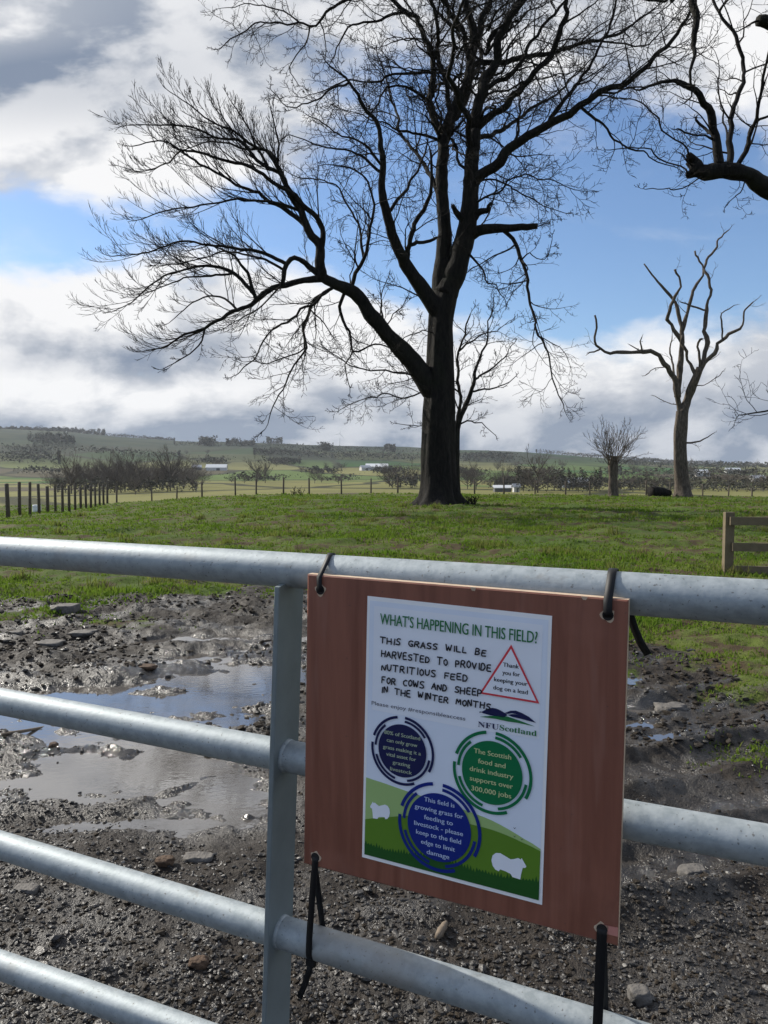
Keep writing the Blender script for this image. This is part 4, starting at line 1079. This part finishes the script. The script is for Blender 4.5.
     ([(386, 330), (398, 312), (408, 296)], .9, .4, -.5, -1.2, 1.2, gr),
     ([(430, 333), (418, 332), (404, 338), (396, 350)], 1.0, .4, -.6, -1.6, 1.0, gr),
    ]
    # limbs out of the plane of the picture, so the crown is as deep as it is wide
    deep = [([(443, 150), (455, 118), (470, 90), (480, 50), (470, 10)], 4, 1.4, .3, 4.5, .6, g), ([(472, 150), (465, 110), (452, 80), (455, 30), (470, -20)], 4, 1.4, -.4, -4.8, .6, g),
            ([(442, 200), (425, 165), (405, 140), (395, 110), (380, 60)], 3.2, 1.0, .2, 4.4, .8, g), ([(474, 140), (500, 130), (530, 110), (560, 90), (590, 60)], 3.2, 1.0, -.3, 4.6, .8, gr)]
    built = [smooth_poly(np.array([at(x, y, Y0) for x, y in pts]), .2)]
    for (pts, r0, r1, d0, d1, dens, gg) in limbs + deep:
        (P, R0, R1_, dn), = limbs_to_3d([(pts, r0, r1, d0, d1, dens)], Y0, int(pts[-1][0]))
        if gg is gl and r0 < 3: P = P[:-1] if len(P) > 4 else P
        P = join_limb(P, built)
        built.append(build_limb(gg, root, M_BARK, P, R0 * (.94 if r0 > 5 else .84), R1_ * .75, dn * (2.9 if gg is gl else 2.4), step=.22, K=10 if r0 > 3 else 6, lratio=.40, lmax=1.55 if gg is gl else 2.0, kink=.04 if gg is gl else .085))
    # smaller limbs all round the two stems
    q = random.Random(77)
    for i in range(34):
        st = q.random(); px, py = (443 + 20 * st, 160 - 150 * st) if i % 2 else (471 + 20 * st, 190 - 180 * st)
        a = i * 2.4 + q.random(); d0 = unit(np.array([math.cos(a), math.sin(a) * .9, q.uniform(.25, .9)]))
        P = [at(px, py, Y0 + (.4 if i % 2 else -.4))]; L = q.uniform(2.2, 4.0)
        for t in range(5): d0 = unit(d0 + g.rv() * .22 + np.array([0, 0, .06])); P.append(P[-1] + d0 * L / 5)
        build_limb(gr if i % 3 else g, root, M_BARK, np.array(P), q.uniform(.040, .065), .014, 1.6, step=.25, K=6, lratio=.46, lmax=1.9, kink=.12)
    g.mb.build("crown", M_TWIG, root, smooth=False)
    print("big tree branches", g.nb + gl.nb + gr.nb)
big_tree()

def dead_tree():
    Y0 = 45.; k = Y0 / FPX
    base = at(683, 496, Y0); base[2] = gz(base[0], base[1]) - .05
    root = empty("dead_tree", base)
    tag(root, "gaunt dead tree with a few crooked bare limbs, right of the huge tree", "tree")
    P = [at(x, y, Y0) for x, y in ((683.5, 498), (682.5, 485), (681, 469), (680, 441), (681.5, 420), (682, 411))]
    trunk_mesh(P, [r * k for r in (7.2, 6.6, 6.2, 5.8, 6.2, 5.4)], 24, .12, 8, .35).build("trunk", M_DEAD, root)
    L = [([(680.5, 417), (677, 401), (675, 384), (666, 367), (655, 354), (644, 351), (627, 353), (610, 353.5), (598.5, 347), (594, 342), (597, 327.5), (595, 315)], 3.6, 1.0, 0, -1.5, .12),
     ([(599, 350), (594, 352), (588, 353.5)], 1.0, .5, -1.4, -1.6, .2), ([(644, 351), (640, 345), (642, 337)], 1.0, .5, -.8, -1.2, .3), ([(648, 352), (638, 350), (630, 345)], .9, .4, -.8, -.4, .3),
     ([(678, 398), (680.5, 367), (682, 342), (680.5, 322), (675, 302), (658, 282), (644, 264)], 3.8, .9, 0, .8, .10),
     ([(682, 344), (669, 322), (668, 316), (675, 296), (680, 282), (675, 269.5)], 2.2, 1.0, .2, -.8, .10),
     ([(681, 330), (687.6, 308), (695, 288), (703, 271), (700, 262), (695, 251)], 2.2, .8, .3, .9, .12),
     ([(703, 271), (706, 260), (717, 247), (721.6, 235.5), (728.6, 230)], 1.5, .6, .8, 1.4, .3),
     ([(683, 416), (689, 395), (696, 378), (700, 368)], 5.2, 3.4, 0, -.3, .1),
     ([(697, 376), (703, 364), (720, 344.5), (728.6, 333), (744, 325), (743, 313), (753, 302)], 2.6, .6, -.3, -1.4, .2),
     ([(724, 340), (721.6, 322), (722, 314), (733, 306)], 1.0, .5, -.8, -1.6, .3),
     ([(699, 370), (706, 342), (705, 319), (710, 296), (709, 279), (703, 269)], 2.7, 1.1, -.3, .6, .12),
     ([(704, 311), (692, 305), (680.5, 302)], 1.1, .6, .2, -.6, .3), ([(698, 366), (697.5, 342), (702, 339)], 1.6, .9, -.3, -.8, .2),
     ([(697, 378), (688, 359), (683, 344), (682, 335)], 2.0, 1.2, -.2, -.2, .1), ([(676, 377), (671, 353), (672, 336)], 1.3, .5, 0, .6, .2),
     ([(685, 444), (700, 440), (712, 434)], 1.2, .4, 0, -1.0, .9), ([(679, 405), (668, 402), (655, 396)], .6, .3, 0, .8, .9), ([(694, 385), (708, 382), (722, 372)], .6, .3, 0, -.8, .9),
     ([(666, 367), (655, 368), (646, 375)], .6, .4, -.2, -.8, .2)]
    g = Grow(MB(), 31, up=.03, wander=.3, twig=.012, maxlev=2, per=(2, 2.0, 2), ratio=.5, angle=(35, 75))
    built = [smooth_poly(np.array(P), .2)]
    for (P, r0, r1, dn) in limbs_to_3d(L, Y0, 3): P = join_limb(P, built, 8.); built.append(build_limb(g, root, M_DEAD, P, r0, r1, dn * 1.2, step=.3, K=8, lratio=.28, lmax=1.8, rag=.24, kink=.09))
    g.mb.build("crown", M_DEAD, root, smooth=False)
dead_tree()

def pollard():
    Y0 = 45.; k = Y0 / FPX
    base = at(613, 497, Y0); base[2] = gz(base[0], base[1]) - .05
    root = empty("pollard_tree", base); tag(root, "small cut back pollard tree with a fan of thin shoots from a stubby trunk", "tree")
    P = [at(x, y, Y0) for x, y in ((613, 499), (612.5, 485), (613, 472), (613, 463), (614, 456))]
    trunk_mesh(P, [r * k for r in (4.8, 4.0, 3.9, 4.8, 2.6)], 18, .3, 12, .25).build("trunk", M_DEAD, root)
    g = Grow(MB(), 41, up=.07, wander=.16, twig=.011, maxlev=3, per=(4, 4.0, 3.5), ratio=.44, angle=(18, 50))
    top = at(613, 461, Y0)
    for i in range(44):
        a = i * 2.4; s = rnd.uniform(.08, .85); d = np.array([math.cos(a) * s, math.sin(a) * s, rnd.uniform(.35, 1.1)])
        g.branch(top + np.array([math.cos(a) * .2, math.sin(a) * .2, rnd.uniform(-.5, .3)]), d, rnd.uniform(1.3, 2.15), .017, 1)
    g.mb.build("crown", M_DEAD, root, smooth=False)
pollard()

def back_tree():
    Y0 = 41.; k = Y0 / FPX
    base = at(456, 498, Y0); base[2] = gz(base[0], base[1]) - .05
    root = empty("bare_tree", base); tag(root, "slender bare tree standing just behind the huge trunk", "tree")
    P = [at(x, y, Y0) for x, y in ((456, 499), (455.5, 470), (456, 440), (456.5, 428))]
    trunk_mesh(P, [r * k for r in (4.6, 4.2, 4.0, 3.6)], 16, .12, 17, .3).build("trunk", M_BARK, root)
    L = [([(456, 430), (460, 418), (464, 409), (470, 392), (474, 378), (478, 362)], 3.4, 1.6, 0, .4, .6), ([(456, 434), (460, 405), (457, 380), (460, 347), (466, 329), (470, 315)], 2.2, .8, 0, -.6, .8),
         ([(474, 380), (488, 370), (502, 360), (512, 345)], 1.3, .5, .4, 1.2, 1.3), ([(470, 392), (484, 388), (500, 386), (514, 378)], 1.2, .5, .3, -1.0, 1.3), ([(478, 364), (486, 345), (488, 325), (494, 305)], 1.3, .5, .4, .0, 1.2),
         ([(460, 350), (475, 338), (492, 332), (508, 322)], 1.1, .4, -.3, .8, 1.2), ([(458, 425), (472, 420), (485, 428), (494, 434)], 1.0, .4, 0, -.8, 1.2), ([(456, 424), (446, 412), (436, 402)], 1.6, .8, 0, .8, 1.),
         ([(457, 395), (440, 380), (420, 372), (400, 372)], 1.0, .4, 0, .8, 1.2), ([(455, 436), (430, 428), (400, 424)], .9, .4, 0, .6, 1.2), ([(454, 432), (452, 422), (450, 416)], 2.4, 1.8, 0, -.3, .2)]
    g = Grow(MB(), 51, up=.06, wander=.25, twig=.014, maxlev=3, per=(4, 4.2, 3.5), ratio=.5, angle=(28, 60))
    built = [smooth_poly(np.array(P), .2)]
    for (P, r0, r1, dn) in limbs_to_3d(L, Y0, 5): P = join_limb(P, built, 10.); built.append(build_limb(g, root, M_BARK, P, r0, r1 * .8, dn * 1.7, step=.35, K=6, lratio=.46, lmax=2.3, kink=.12))
    g.mb.build("crown", M_TWIG, root, smooth=False)
back_tree()

def right_tree():
    Y0 = 14.; k = Y0 / FPX
    base = at(1075, 560, Y0); base[2] = gz(base[0], base[1]) - .1
    root = empty("bare_tree", base); tag(root, "bare tree whose thick broken limb and knotty shoots reach in at the upper right", "tree")
    P = [at(x, y, Y0) for x, y in ((1075, 585), (1073, 520), (1068, 430), (1060, 340), (1055, 260), (1050, 180), (1040, 60), (1030, -80))]
    P[0][2] = base[2]
    trunk_mesh(P, [r * k for r in (44, 40, 37, 34, 32, 26, 18, 10)], 28, .12, 23, .4).build("trunk", M_BARK, root)
    L = [([(1058, 300), (1000, 262), (930, 235), (860, 215), (800, 203), (768, 189), (748, 176), (730, 171), (706, 172), (692, 167)], 22, 8.0, 0, -.6, .1),
         ([(700, 168), (692, 160), (690, 155)], 7, 4.5, -.6, -.7, 0), ([(700, 176), (692, 175), (688, 174)], 5.5, 3.5, -.6, -.6, 0),
         ([(720, 168), (718, 128), (706, 104), (691, 89), (671, 80), (653, 81), (640, 90)], 5.0, 1.1, -.5, -1.4, .8), ([(720, 146), (709, 128), (696, 120)], 2.2, 1.4, -.5, -.2, .4),
         ([(719, 141), (700, 135), (678, 129)], 1.3, .8, -.5, -.9, .6), ([(730, 165), (733, 137), (733, 113), (745, 83), (743, 59), (730, 30), (718, 6), (705, -20)], 3.4, 1.2, -.5, .4, .9),
         ([(735, 140), (728, 125), (722, 110)], 1.6, .7, -.4, .3, .8), ([(697, -50), (697, 0), (693, 39), (694, 50), (691, 68), (692, 88)], 4.6, 1.4, -1.4, -1.3, .8), ([(738, 165), (754, 134), (760, 104), (766, 71), (775, 30)], 2.6, 1.0, -.5, -1.2, .9),
         ([(742, 150), (755, 125), (772, 118), (790, 105)], 2.0, .8, -.5, .4, .8), ([(688, 158), (668, 128), (641, 104), (622, 98)], 1.0, .5, -.7, -1.6, 1.0), ([(688, 174), (671, 160), (644, 148), (610, 150)], 1.0, .5, -.6, -.2, 1.0),
         ([(706, 181), (680, 190), (647, 189)], .8, .4, -.6, -1.2, .8), ([(745, 185), (738, 196), (728, 204)], .8, .4, -.6, -1.0, .8), ([(1040, 60), (960, 40), (880, 30), (810, 30), (775, 24), (758, 20)], 15, 6, 0, -.5, .2),
         ([(1035, 0), (940, -60), (850, -90), (760, -80), (697, -50)], 12, 4.6, 0, -1.4, .6), ([(1058, 420), (940, 415), (850, 412), (790, 410), (742, 415)], 4, .7, 0, -.8, .7), ([(1030, -60), (1020, -160), (1000, -260)], 9, 3, 0, 1, .5), ([(1050, 180), (1120, 120), (1200, 40)], 12, 4, 0, 1, .5),
         ([(697, -20), (680, -5), (660, 0), (630, -5)], 1.6, .7, -1.4, -2.2, 1.0), ([(720, 10), (735, -5), (755, -10)], 1.4, .6, .2, -.6, 1.0)]
    g = Grow(MB(), 61, up=.045, wander=.30, twig=.0050, maxlev=3, per=(4, 4.2, 3.2), ratio=.56, angle=(30, 72))
    built = [smooth_poly(np.array(P), .2)]
    for (P, r0, r1, dn) in limbs_to_3d(L, Y0, 7): P = join_limb(P, built, 16.); built.append(build_limb(g, root, M_BARK, P, r0, r1 * .8, dn * 2.4, step=.14, K=12 if r0 > 4 else 7, lratio=.46, lmax=1.25, rag=.2, kink=.07 if r0 < 6 * k else 0.))
    g.mb.build("crown", M_TWIG, root, smooth=False)
right_tree()

# ------------------------------------------------------------------ fences
M_POST = simple("weathered_fence_post", (.085, .068, .050), .85, var=.4, scale=20, bump=.006)
M_RAILW = simple("greening_timber_rail", (.135, .105, .062), .85, var=.4, scale=12, bump=.006)
M_WIRE = simple("fence_wire", (.20, .20, .20), .5, .6)
def post_mb(x, y, h, r, seed, sq=False):
    z = gz(x, y); q = random.Random(seed); lx, ly = q.uniform(-.03, .03), q.uniform(-.03, .03)
    P = [(x, y, z - .15), (x + lx * .4, y + ly * .4, z + h * .5), (x + lx, y + ly, z + h - .02), (x + lx, y + ly, z + h)]
    return MB().tube(P, [r, r * .97, r * .95, r * .7], 10), np.array([x + lx, y + ly, z])
def wire_fence(pts, h, r, label, name="wire_fence"):
    x0, y0 = pts[0]; root = empty(name, (x0, y0, gz(x0, y0))); tag(root, label, "fence")
    tops = []
    for i, (x, y) in enumerate(pts):
        mb, t = post_mb(x, y, h * rnd.uniform(.94, 1.06), r * rnd.uniform(.85, 1.15), i); mb.build("post", M_POST, root); tops.append(t)
    for f in (.25, .55, .80, .97):
        P = []
        for i in range(len(tops) - 1):
            a = tops[i] + UPV * h * f * .93; b = tops[i + 1] + UPV * h * f * .93
            P += [a, (a + b) / 2 - UPV * .015]
        P.append(tops[-1] + UPV * h * f * .93)
        MB().tube(np.array(P) - gn * r * .0, .0035, 4, False).build("wire", M_WIRE, root)
pl = [(-12.6 - 4.3 * t, 25.9 + 21.1 * t) for t in np.linspace(-.28, 1, 20)]
wire_fence(pl, 1.22, .062, "dark timber post and wire fence running away along the left of the field")
pr = []
for i, px in enumerate(np.arange(121, 960, 27.5)):
    Y = 52 + 1.5 * math.sin(i * .9) * .5 + i * .05; pr.append((((px + rnd.uniform(-5, 5)) - 384) / 770 * Y, Y))
wire_fence(pr, 1.25, .055, "long post and wire fence along the far edge of the field")
def rail_fence():
    Y = 9.7
    x0 = at(729, 512, Y)[0]; d = unit(np.array([.96, -.10, 0]))
    z0 = gz(x0, Y); root = empty("rail_fence", (x0, Y, z0)); tag(root, "short weathered timber fence of three rails at the right edge of the field", "fence")
    ztop = at(727, 512, Y)[2]
    zr = [at(740, y, Y - .08)[2] for y in (521, 547, 570)]
    for i in range(3):
        p = np.array([x0, Y, 0]) + d * (i * 1.8); z = gz(p[0], p[1])
        MB().box((p[0], p[1], (z - .1 + ztop) / 2), d * .055, np.array([-d[1], d[0], 0]) * .05, UPV * ((ztop - z + .1) / 2)).build("post", M_RAILW, root, smooth=False)
    for k, z in enumerate(zr):
        a = np.array([x0 - .02 + (.035 * k), Y - .078, z]); b = a + d * 3.75
        c = (a + b) / 2; MB().box(c, d * 1.875, np.array([-d[1], d[0], 0]) * .022, UPV * .052 + d * .0).build("rail", M_RAILW, root, smooth=False)
rail_fence()

# ------------------------------------------------------------------ middle and far distance
def far_y(px, py_guess, r): return at(px, py_guess, r)
def dist_proto(seed, H, W):
    root = empty("far_tree", (0, 0, 0))
    mb = MB(); mb.tube([(0, 0, -.5), (0, 0, H * .25), (.1, 0, H * .5)], [H * .017, H * .013, H * .009], 6); mb.build("trunk", M_DIST, root)
    g = Grow(MB(), seed, up=.08, wander=.22, twig=.021, maxlev=3, per=(5, 5, 4), ratio=.54, angle=(25, 60), sides=(4, 3, 3, 3), segs=(5, 4, 3, 2))
    q = random.Random(seed)
    for i in range(18):
        a = i * 2.4; t = q.uniform(.12, .95); s = W / H * 1.35
        g.branch(np.array([0, 0, H * .5 * t]), np.array([math.cos(a) * s, math.sin(a) * s, .75]), H * q.uniform(.40, .58), H * .012, 0)
    g.mb.build("crown", M_DIST, root, smooth=False)
    return root
def place_on(o, px, r, s=1., rz=0.):
    x = (px - 384) / 770. * r; z = float(macro(np.array([x]), np.array([r]))[0])
    s *= 1.22 if r < 700 else 1.2
    o.location = (x, r, z - .1); o.rotation_euler = (0, 0, rz); o.scale = (s, s, s * rnd.uniform(.85, 1.15))
protos = [dist_proto(71, 12., 9.), dist_proto(72, 11., 13.), dist_proto(73, 13., 7.)]
used = set()
LABT = {"a": "bare brown tree in the wood behind the left wire fence", "b": "low dark bare tree on the field hedge in the middle distance", "c": "bare tree of the dark clump left of the pollard", "d": "bare roadside tree beyond the field, right of the huge trunk", "e": "tiny distant tree on the hillside hedges"}
GRP = {"a": "trees of the wood behind the left fence", "b": "hedgerow trees in the middle distance", "c": "trees of the clump left of the pollard", "d": "roadside trees beyond the field", "e": "hedgerow trees on the far hillside"}
def far_tree(k, px, r, s, g):
    p = protos[k]
    o = p if k not in used else copy_tree(p); used.add(k)
    place_on(o, px + rnd.uniform(-4, 4), r * rnd.uniform(.92, 1.3 if g in 'a' else 1.12), s * rnd.uniform(.65, 1.2), rnd.uniform(0, 6.28)); tag(o, LABT[g], "tree", GRP[g])
for px, r, s, k in ((62, 330, .9, 0), (72, 345, 1.1, 2), (80, 350, 1.0, 1), (90, 340, 1.2, 0), (97, 355, 1.25, 2), (105, 345, 1.3, 0), (112, 360, 1.2, 2), (118, 350, 1.35, 0), (124, 345, 1.1, 1), (131, 355, 1.0, 2), (140, 380, 1.1, 0), (147, 385, 1.15, 2),
                    (153, 370, 1.15, 0), (160, 375, 1.2, 2), (167, 380, 1.2, 0), (174, 378, 1.25, 2), (181, 385, 1.15, 0), (188, 390, 1.0, 2), (50, 350, .8, 1), (136, 330, .7, 1), (193, 395, .7, 1)):
    far_tree(k, px, r, s, "a")
    far_tree((k + 1) % 3, px + 3, r * 1.12, s * .85, "a")
for px, r, s, k in ((204, 520, .9, 1), (228, 560, .8, 0), (243, 540, .7, 1), (256, 520, 1.1, 0), (262, 530, 1.0, 2), (312, 560, .8, 1), (322, 540, .8, 1), (340, 560, .7, 1), (386, 420, 1.0, 1), (394, 430, 1.1, 0), (403, 425, 1.1, 1), (411, 430, 1.0, 0), (412, 420, .8, 1)):
    far_tree(k, px, r, s, "b")
for px, r, s, k in ((526, 330, .8, 1), (533, 325, 1.05, 1), (540, 320, 1.15, 0), (546, 325, 1.1, 1), (553, 330, .95, 1), (562, 335, .75, 1), (571, 350, .7, 0), (580, 350, .7, 1), (590, 350, .65, 1), (600, 350, .7, 0), (597, 330, .8, 2)):
    far_tree(k, px, r, s, "c")
for px, r, s, k in ((464, 400, .9, 1), (473, 410, 1.0, 0), (480, 405, .9, 1), (490, 410, .9, 0), (498, 420, .8, 1), (507, 420, .8, 0), (515, 410, .6, 1), (620, 360, .7, 1), (632, 370, .75, 0), (642, 360, .65, 1), (650, 380, .8, 0), (660, 375, .7, 1), (672, 390, .75, 1), (692, 400, .8, 0), (703, 400, .7, 1), (715, 400, .75, 0), (726, 400, .8, 1), (735, 395, .7, 2), (746, 405, .85, 0), (757, 410, .7, 1), (766, 400, .8, 0)):
    far_tree(k, px, r, s, "d")
q = random.Random(4)
for i in range(36):
    px = q.uniform(-20, 800); r = q.choice((800, 1000, 1150, 1300, 1500)) + q.uniform(-40, 40); far_tree(q.choice((0, 1, 1)), px, r, q.uniform(.7, 1.25), "e")
# woods on the hills: one mass of small crown faces
def far_wood(name, bands, label):
    V = []; T = []; qn = np.random.default_rng(19)
    for (p0, p1, r0, r1, h, n, cw) in bands:
        ce = qn.random(max(2, n // 130)) * (p1 - p0) + p0
        n = int(n * 2.6); px = ce[qn.integers(0, len(ce), n)] + qn.normal(0, (p1 - p0) * cw * .7, n); r = r0 + (r1 - r0) * qn.random(n)
        px = np.clip(px, p0, p1)
        x = (px - 384) / 770 * r; z = macro(x, r); hh = 1.35 * h * (.45 + .75 * vnoise(px * .35, r * .02, 7)) * np.sqrt(qn.random(n))
        for k in range(n):
            c = np.array([x[k], r[k], z[k] + hh[k]]); s = np.minimum(h * .17, r[k] * .0012)
            d = qn.normal(0, 1, (3, 3)) * np.array([1, 1, .8]) * s
            b = len(V); V += [c + d[0], c + d[1], c + d[2]]; T.append((b, b + 1, b + 2))
    o = MB().add(V, T).build(name, M_WOOD, smooth=False); tag(o, label, "woodland", kind="stuff")
M_WOOD = simple("distant_wood", (.040, .038, .026), .95, var=.35, scale=.02)
far_wood("far_woodland", [(560, 820, 330, 400, 4.2, 2600, .22), (518, 600, 318, 340, 7.5, 1300, .16), (58, 196, 325, 380, 5, 1500, .22), (396, 416, 400, 440, 6, 300, .3), (455, 520, 400, 440, 4.5, 600, .2), (-60, 105, 2450, 2600, 14, 3800, .25), (100, 175, 2500, 2620, 9, 900, .25), (175, 440, 1900, 2050, 8, 1100, .12), (0, 180, 1350, 1420, 8, 700, .12), (30, 75, 1500, 1700, 14, 700, .2), (-60, 60, 1050, 1200, 9, 800, .25), (200, 222, 1900, 2050, 16, 420, .25), (228, 254, 1950, 2050, 13, 420, .25), (268, 282, 2200, 2300, 14, 200, .3), (318, 334, 1800, 1900, 15, 300, .25), (376, 394, 1900, 2000, 14, 300, .3),
                          (255, 430, 1500, 1640, 9, 1500, .1), (430, 520, 1500, 1800, 9, 900, .12), (536, 720, 2400, 2600, 9, 2200, .12), (590, 800, 1500, 1900, 9, 1800, .1), (190, 300, 1250, 1320, 8, 700, .1), (300, 420, 900, 960, 6, 700, .07), (440, 620, 800, 900, 6, 900, .07), (600, 800, 700, 900, 6, 1100, .07), (-60, 60, 800, 840, 6, 350, .15), (110, 260, 620, 660, 5, 500, .1), (620, 800, 480, 520, 4, 700, .08), (470, 620, 520, 560, 4, 600, .08), (240, 420, 640, 660, 4, 500, .08)],
         "dark woods and hedgerows spread over the distant hills")
# farm buildings
M_WALLW = simple("pale_render", (.55, .54, .52), .85, var=.1); M_ROOFG = simple("grey_sheet_roof", (.32, .34, .37), .6, var=.15); M_ROOFP = simple("pale_sheet_roof", (.60, .61, .62), .5, var=.1); M_WALLD = simple("dark_cladding", (.10, .10, .095), .8, var=.2)
def barn(px, r, w, d, h, rh, rz, wall, roof, label, name="farm_building"):
    x = (px - 384) / 770. * r; z = float(macro(np.array([x]), np.array([r]))[0]) - .3
    root = empty(name, (x, r, z)); tag(root, label, "building")
    c, s = math.cos(rz), math.sin(rz); X = np.array([c, s, 0]); Yv = np.array([-s, c, 0]); B = np.array([x, r, z])
    P = lambda a, b, e: B + X * a + Yv * b + UPV * e
    V = [P(-w / 2, -d / 2, 0), P(w / 2, -d / 2, 0), P(w / 2, d / 2, 0), P(-w / 2, d / 2, 0), P(-w / 2, -d / 2, h), P(w / 2, -d / 2, h), P(w / 2, d / 2, h), P(-w / 2, d / 2, h), P(-w / 2, 0, h + rh), P(w / 2, 0, h + rh)]
    MB().add(V, T=[(4, 8, 7), (5, 6, 9)], Q=[(0, 1, 5, 4), (1, 2, 6, 5), (2, 3, 7, 6), (3, 0, 4, 7)]).build("wall", wall, root, smooth=False)
    o = .5; mb = MB()
    for sg in (-1, 1):
        e = np.array([P(-w / 2 - o, sg * (d / 2 + o), h - o * rh / (d / 2) + .1), P(w / 2 + o, sg * (d / 2 + o), h - o * rh / (d / 2) + .1), P(w / 2 + o, 0, h + rh + .1), P(-w / 2 - o, 0, h + rh + .1)])
        mb.add(np.vstack([e, e + UPV * .25]), Q=[(0, 1, 2, 3), (4, 7, 6, 5), (0, 4, 5, 1), (1, 5, 6, 2), (2, 6, 7, 3), (3, 7, 4, 0)])
    mb.build("roof", roof, root, smooth=False)
    MB().box(P(w * .1, -d / 2 - .06, h * .40), X * min(2.2, w * .12), Yv * .05, UPV * h * .38).build("door", M_WALLD, root, smooth=False)
barn(217, 1000, 26, 12, 4, 4, .05, M_WALLW, M_ROOFP, "long pale roofed farm shed on the hillside left of the huge tree")
barn(197, 1010, 12, 9, 4, 3, .3, M_WALLD, M_ROOFG, "smaller grey shed left of the long pale roofed shed")
barn(377, 1050, 30, 14, 5, 4, -.1, M_WALLW, M_ROOFP, "pale farmstead across the valley close to the left of the huge trunk")
barn(365, 1040, 13, 9, 4, 3, .4, M_WALLW, M_ROOFG, "small house beside the pale farmstead left of the huge trunk")
barn(502, 330, 7, 4, 2.0, .9, .05, M_WALLD, M_ROOFP, "low shed with a pale roof just over the field edge right of the huge trunk")
barn(516, 325, 2.4, 2.4, 2.6, 1.0, .1, M_WALLW, M_ROOFG, "tiny white hut beside the low pale roofed shed")
barn(566, 430, 7, 6, 3.2, 2.2, .2, M_WALLW, M_ROOFG, "white cottage among the dark trees left of the pollard")
barn(580, 440, 9, 6, 3.2, 2.2, -.2, M_WALLW, M_ROOFG, "second white cottage among the dark trees, nearer the pollard")
barn(701, 800, 14, 9, 4, 3, .1, M_WALLW, M_ROOFP, "white farmhouse on the slope right of the dead tree")
barn(732, 1000, 18, 9, 4, 4, -.1, M_WALLW, M_ROOFP, "higher pale farm shed on the slope at the far right")
barn(757, 600, 9, 7, 3.0, 2.2, .05, M_WALLW, M_ROOFG, "white bungalow behind the far fence at the right edge")
M_TURB = simple("turbine_white", (.72, .73, .75), .4, var=.05)
def turbine(px, r, h, label, ph):
    x = (px - 384) / 770. * r; z = float(macro(np.array([x]), np.array([r]))[0])
    root = empty("wind_turbine", (x, r, z)); tag(root, label, "wind turbine", None)
    MB().tube([(x, r, z - 1), (x, r, z + h * .5), (x, r, z + h)], [h * .022, h * .018, h * .012], 10).build("tower", M_TURB, root)
    MB().box((x, r, z + h), (h * .02, 0, 0), (0, h * .045, 0), (0, 0, h * .02)).build("nacelle", M_TURB, root, smooth=False)
    for k in range(3):
        a = ph + k * 2.0944; d = np.array([math.sin(a), 0, math.cos(a)]); hub = np.array([x, r - h * .05, z + h])
        MB().tube([hub, hub + d * h * .15, hub + d * h * .55], [h * .012, h * .016, h * .004], 6).build("blade", M_TURB, root)
turbine(340, 2700, 46, "pale wind turbine on the ridge left of the huge trunk", .3)
turbine(47, 2750, 30, "pale wind turbine above the ridge at far left, nearest the picture's edge", .8)
turbine(78, 2750, 32, "pale wind turbine on the ridge above the left wire fence", 1.5)
# odds and ends in the field
stone("feed_sack", 37, 507, 34., .42, .35, .45, "small white feed sack lying at the foot of the left wire fence", "sack", simple("white_plastic", (.75, .76, .78), .5), 31, .1)
def log():
    Y0 = 44.5; root = None
    a = at(651, 494, Y0); b = at(670, 493, Y0 + .5); a[2] = gz(a[0], a[1]) + .25; b[2] = gz(b[0], b[1]) + .22
    S_ = smooth_poly(np.array([a, (a * .6 + b * .4) + UPV * .06, b]), .12)
    n = len(S_); R = .30 * (1 + .3 * (vnoise(np.arange(n) * .8, np.zeros(n), 5) - .5)) * np.linspace(1.15, .6, n)
    o = MB().tube(S_, R, 12).build("fallen_log", M_BARK, base=(a[0], a[1], gz(a[0], a[1]))); tag(o, "dark fallen log lying at the foot of the dead tree", "log")
log()
def bush(px, py, Y0, w, h, label, seed):
    c = at(px, py, Y0); z = gz(c[0], c[1]); root = empty("bush", (c[0], c[1], z)); g = Grow(MB(), seed, up=.05, wander=.25, twig=.012, maxlev=2, per=(4, 5, 5), ratio=.55)
    q = random.Random(seed)
    for i in range(14): g.branch(np.array([c[0] + q.uniform(-.3, .3) * w, c[1] + q.uniform(-.2, .2) * w, z]), np.array([q.uniform(-1, 1), q.uniform(-1, 1), .9]), h * q.uniform(.6, 1.), .02, 1)
    o = g.mb.build("stems", M_TWIG, root, smooth=False); tag(root, label, "bush")
bush(297, 493, 47., 1.2, .55, "low dark bush on the field's crest in front of the far fence", 81)
bush(471, 505, 26., .5, .35, "small tuft of dead stems at the foot of the huge trunk", 82)

# ------------------------------------------------------------------ haze over the valley
def haze():
    m = bpy.data.materials.new("haze"); m.use_nodes = True; t = m.node_tree; t.nodes.clear()
    v = t.nodes.new('ShaderNodeVolumePrincipled'); v.inputs['Color'].default_value = (.80, .87, .96, 1); v.inputs['Density'].default_value = .00006; v.inputs['Anisotropy'].default_value = .2
    o = t.nodes.new('ShaderNodeOutputMaterial'); t.links.new(v.outputs[0], o.inputs['Volume'])
    b = MB().box((0, 0, 90), (3900, 0, 0), (0, 3900, 0), (0, 0, 130))
    ob = b.build("haze", m, smooth=False); tag(ob, "thin pale haze hanging over the valley", "haze", kind="stuff")
haze()
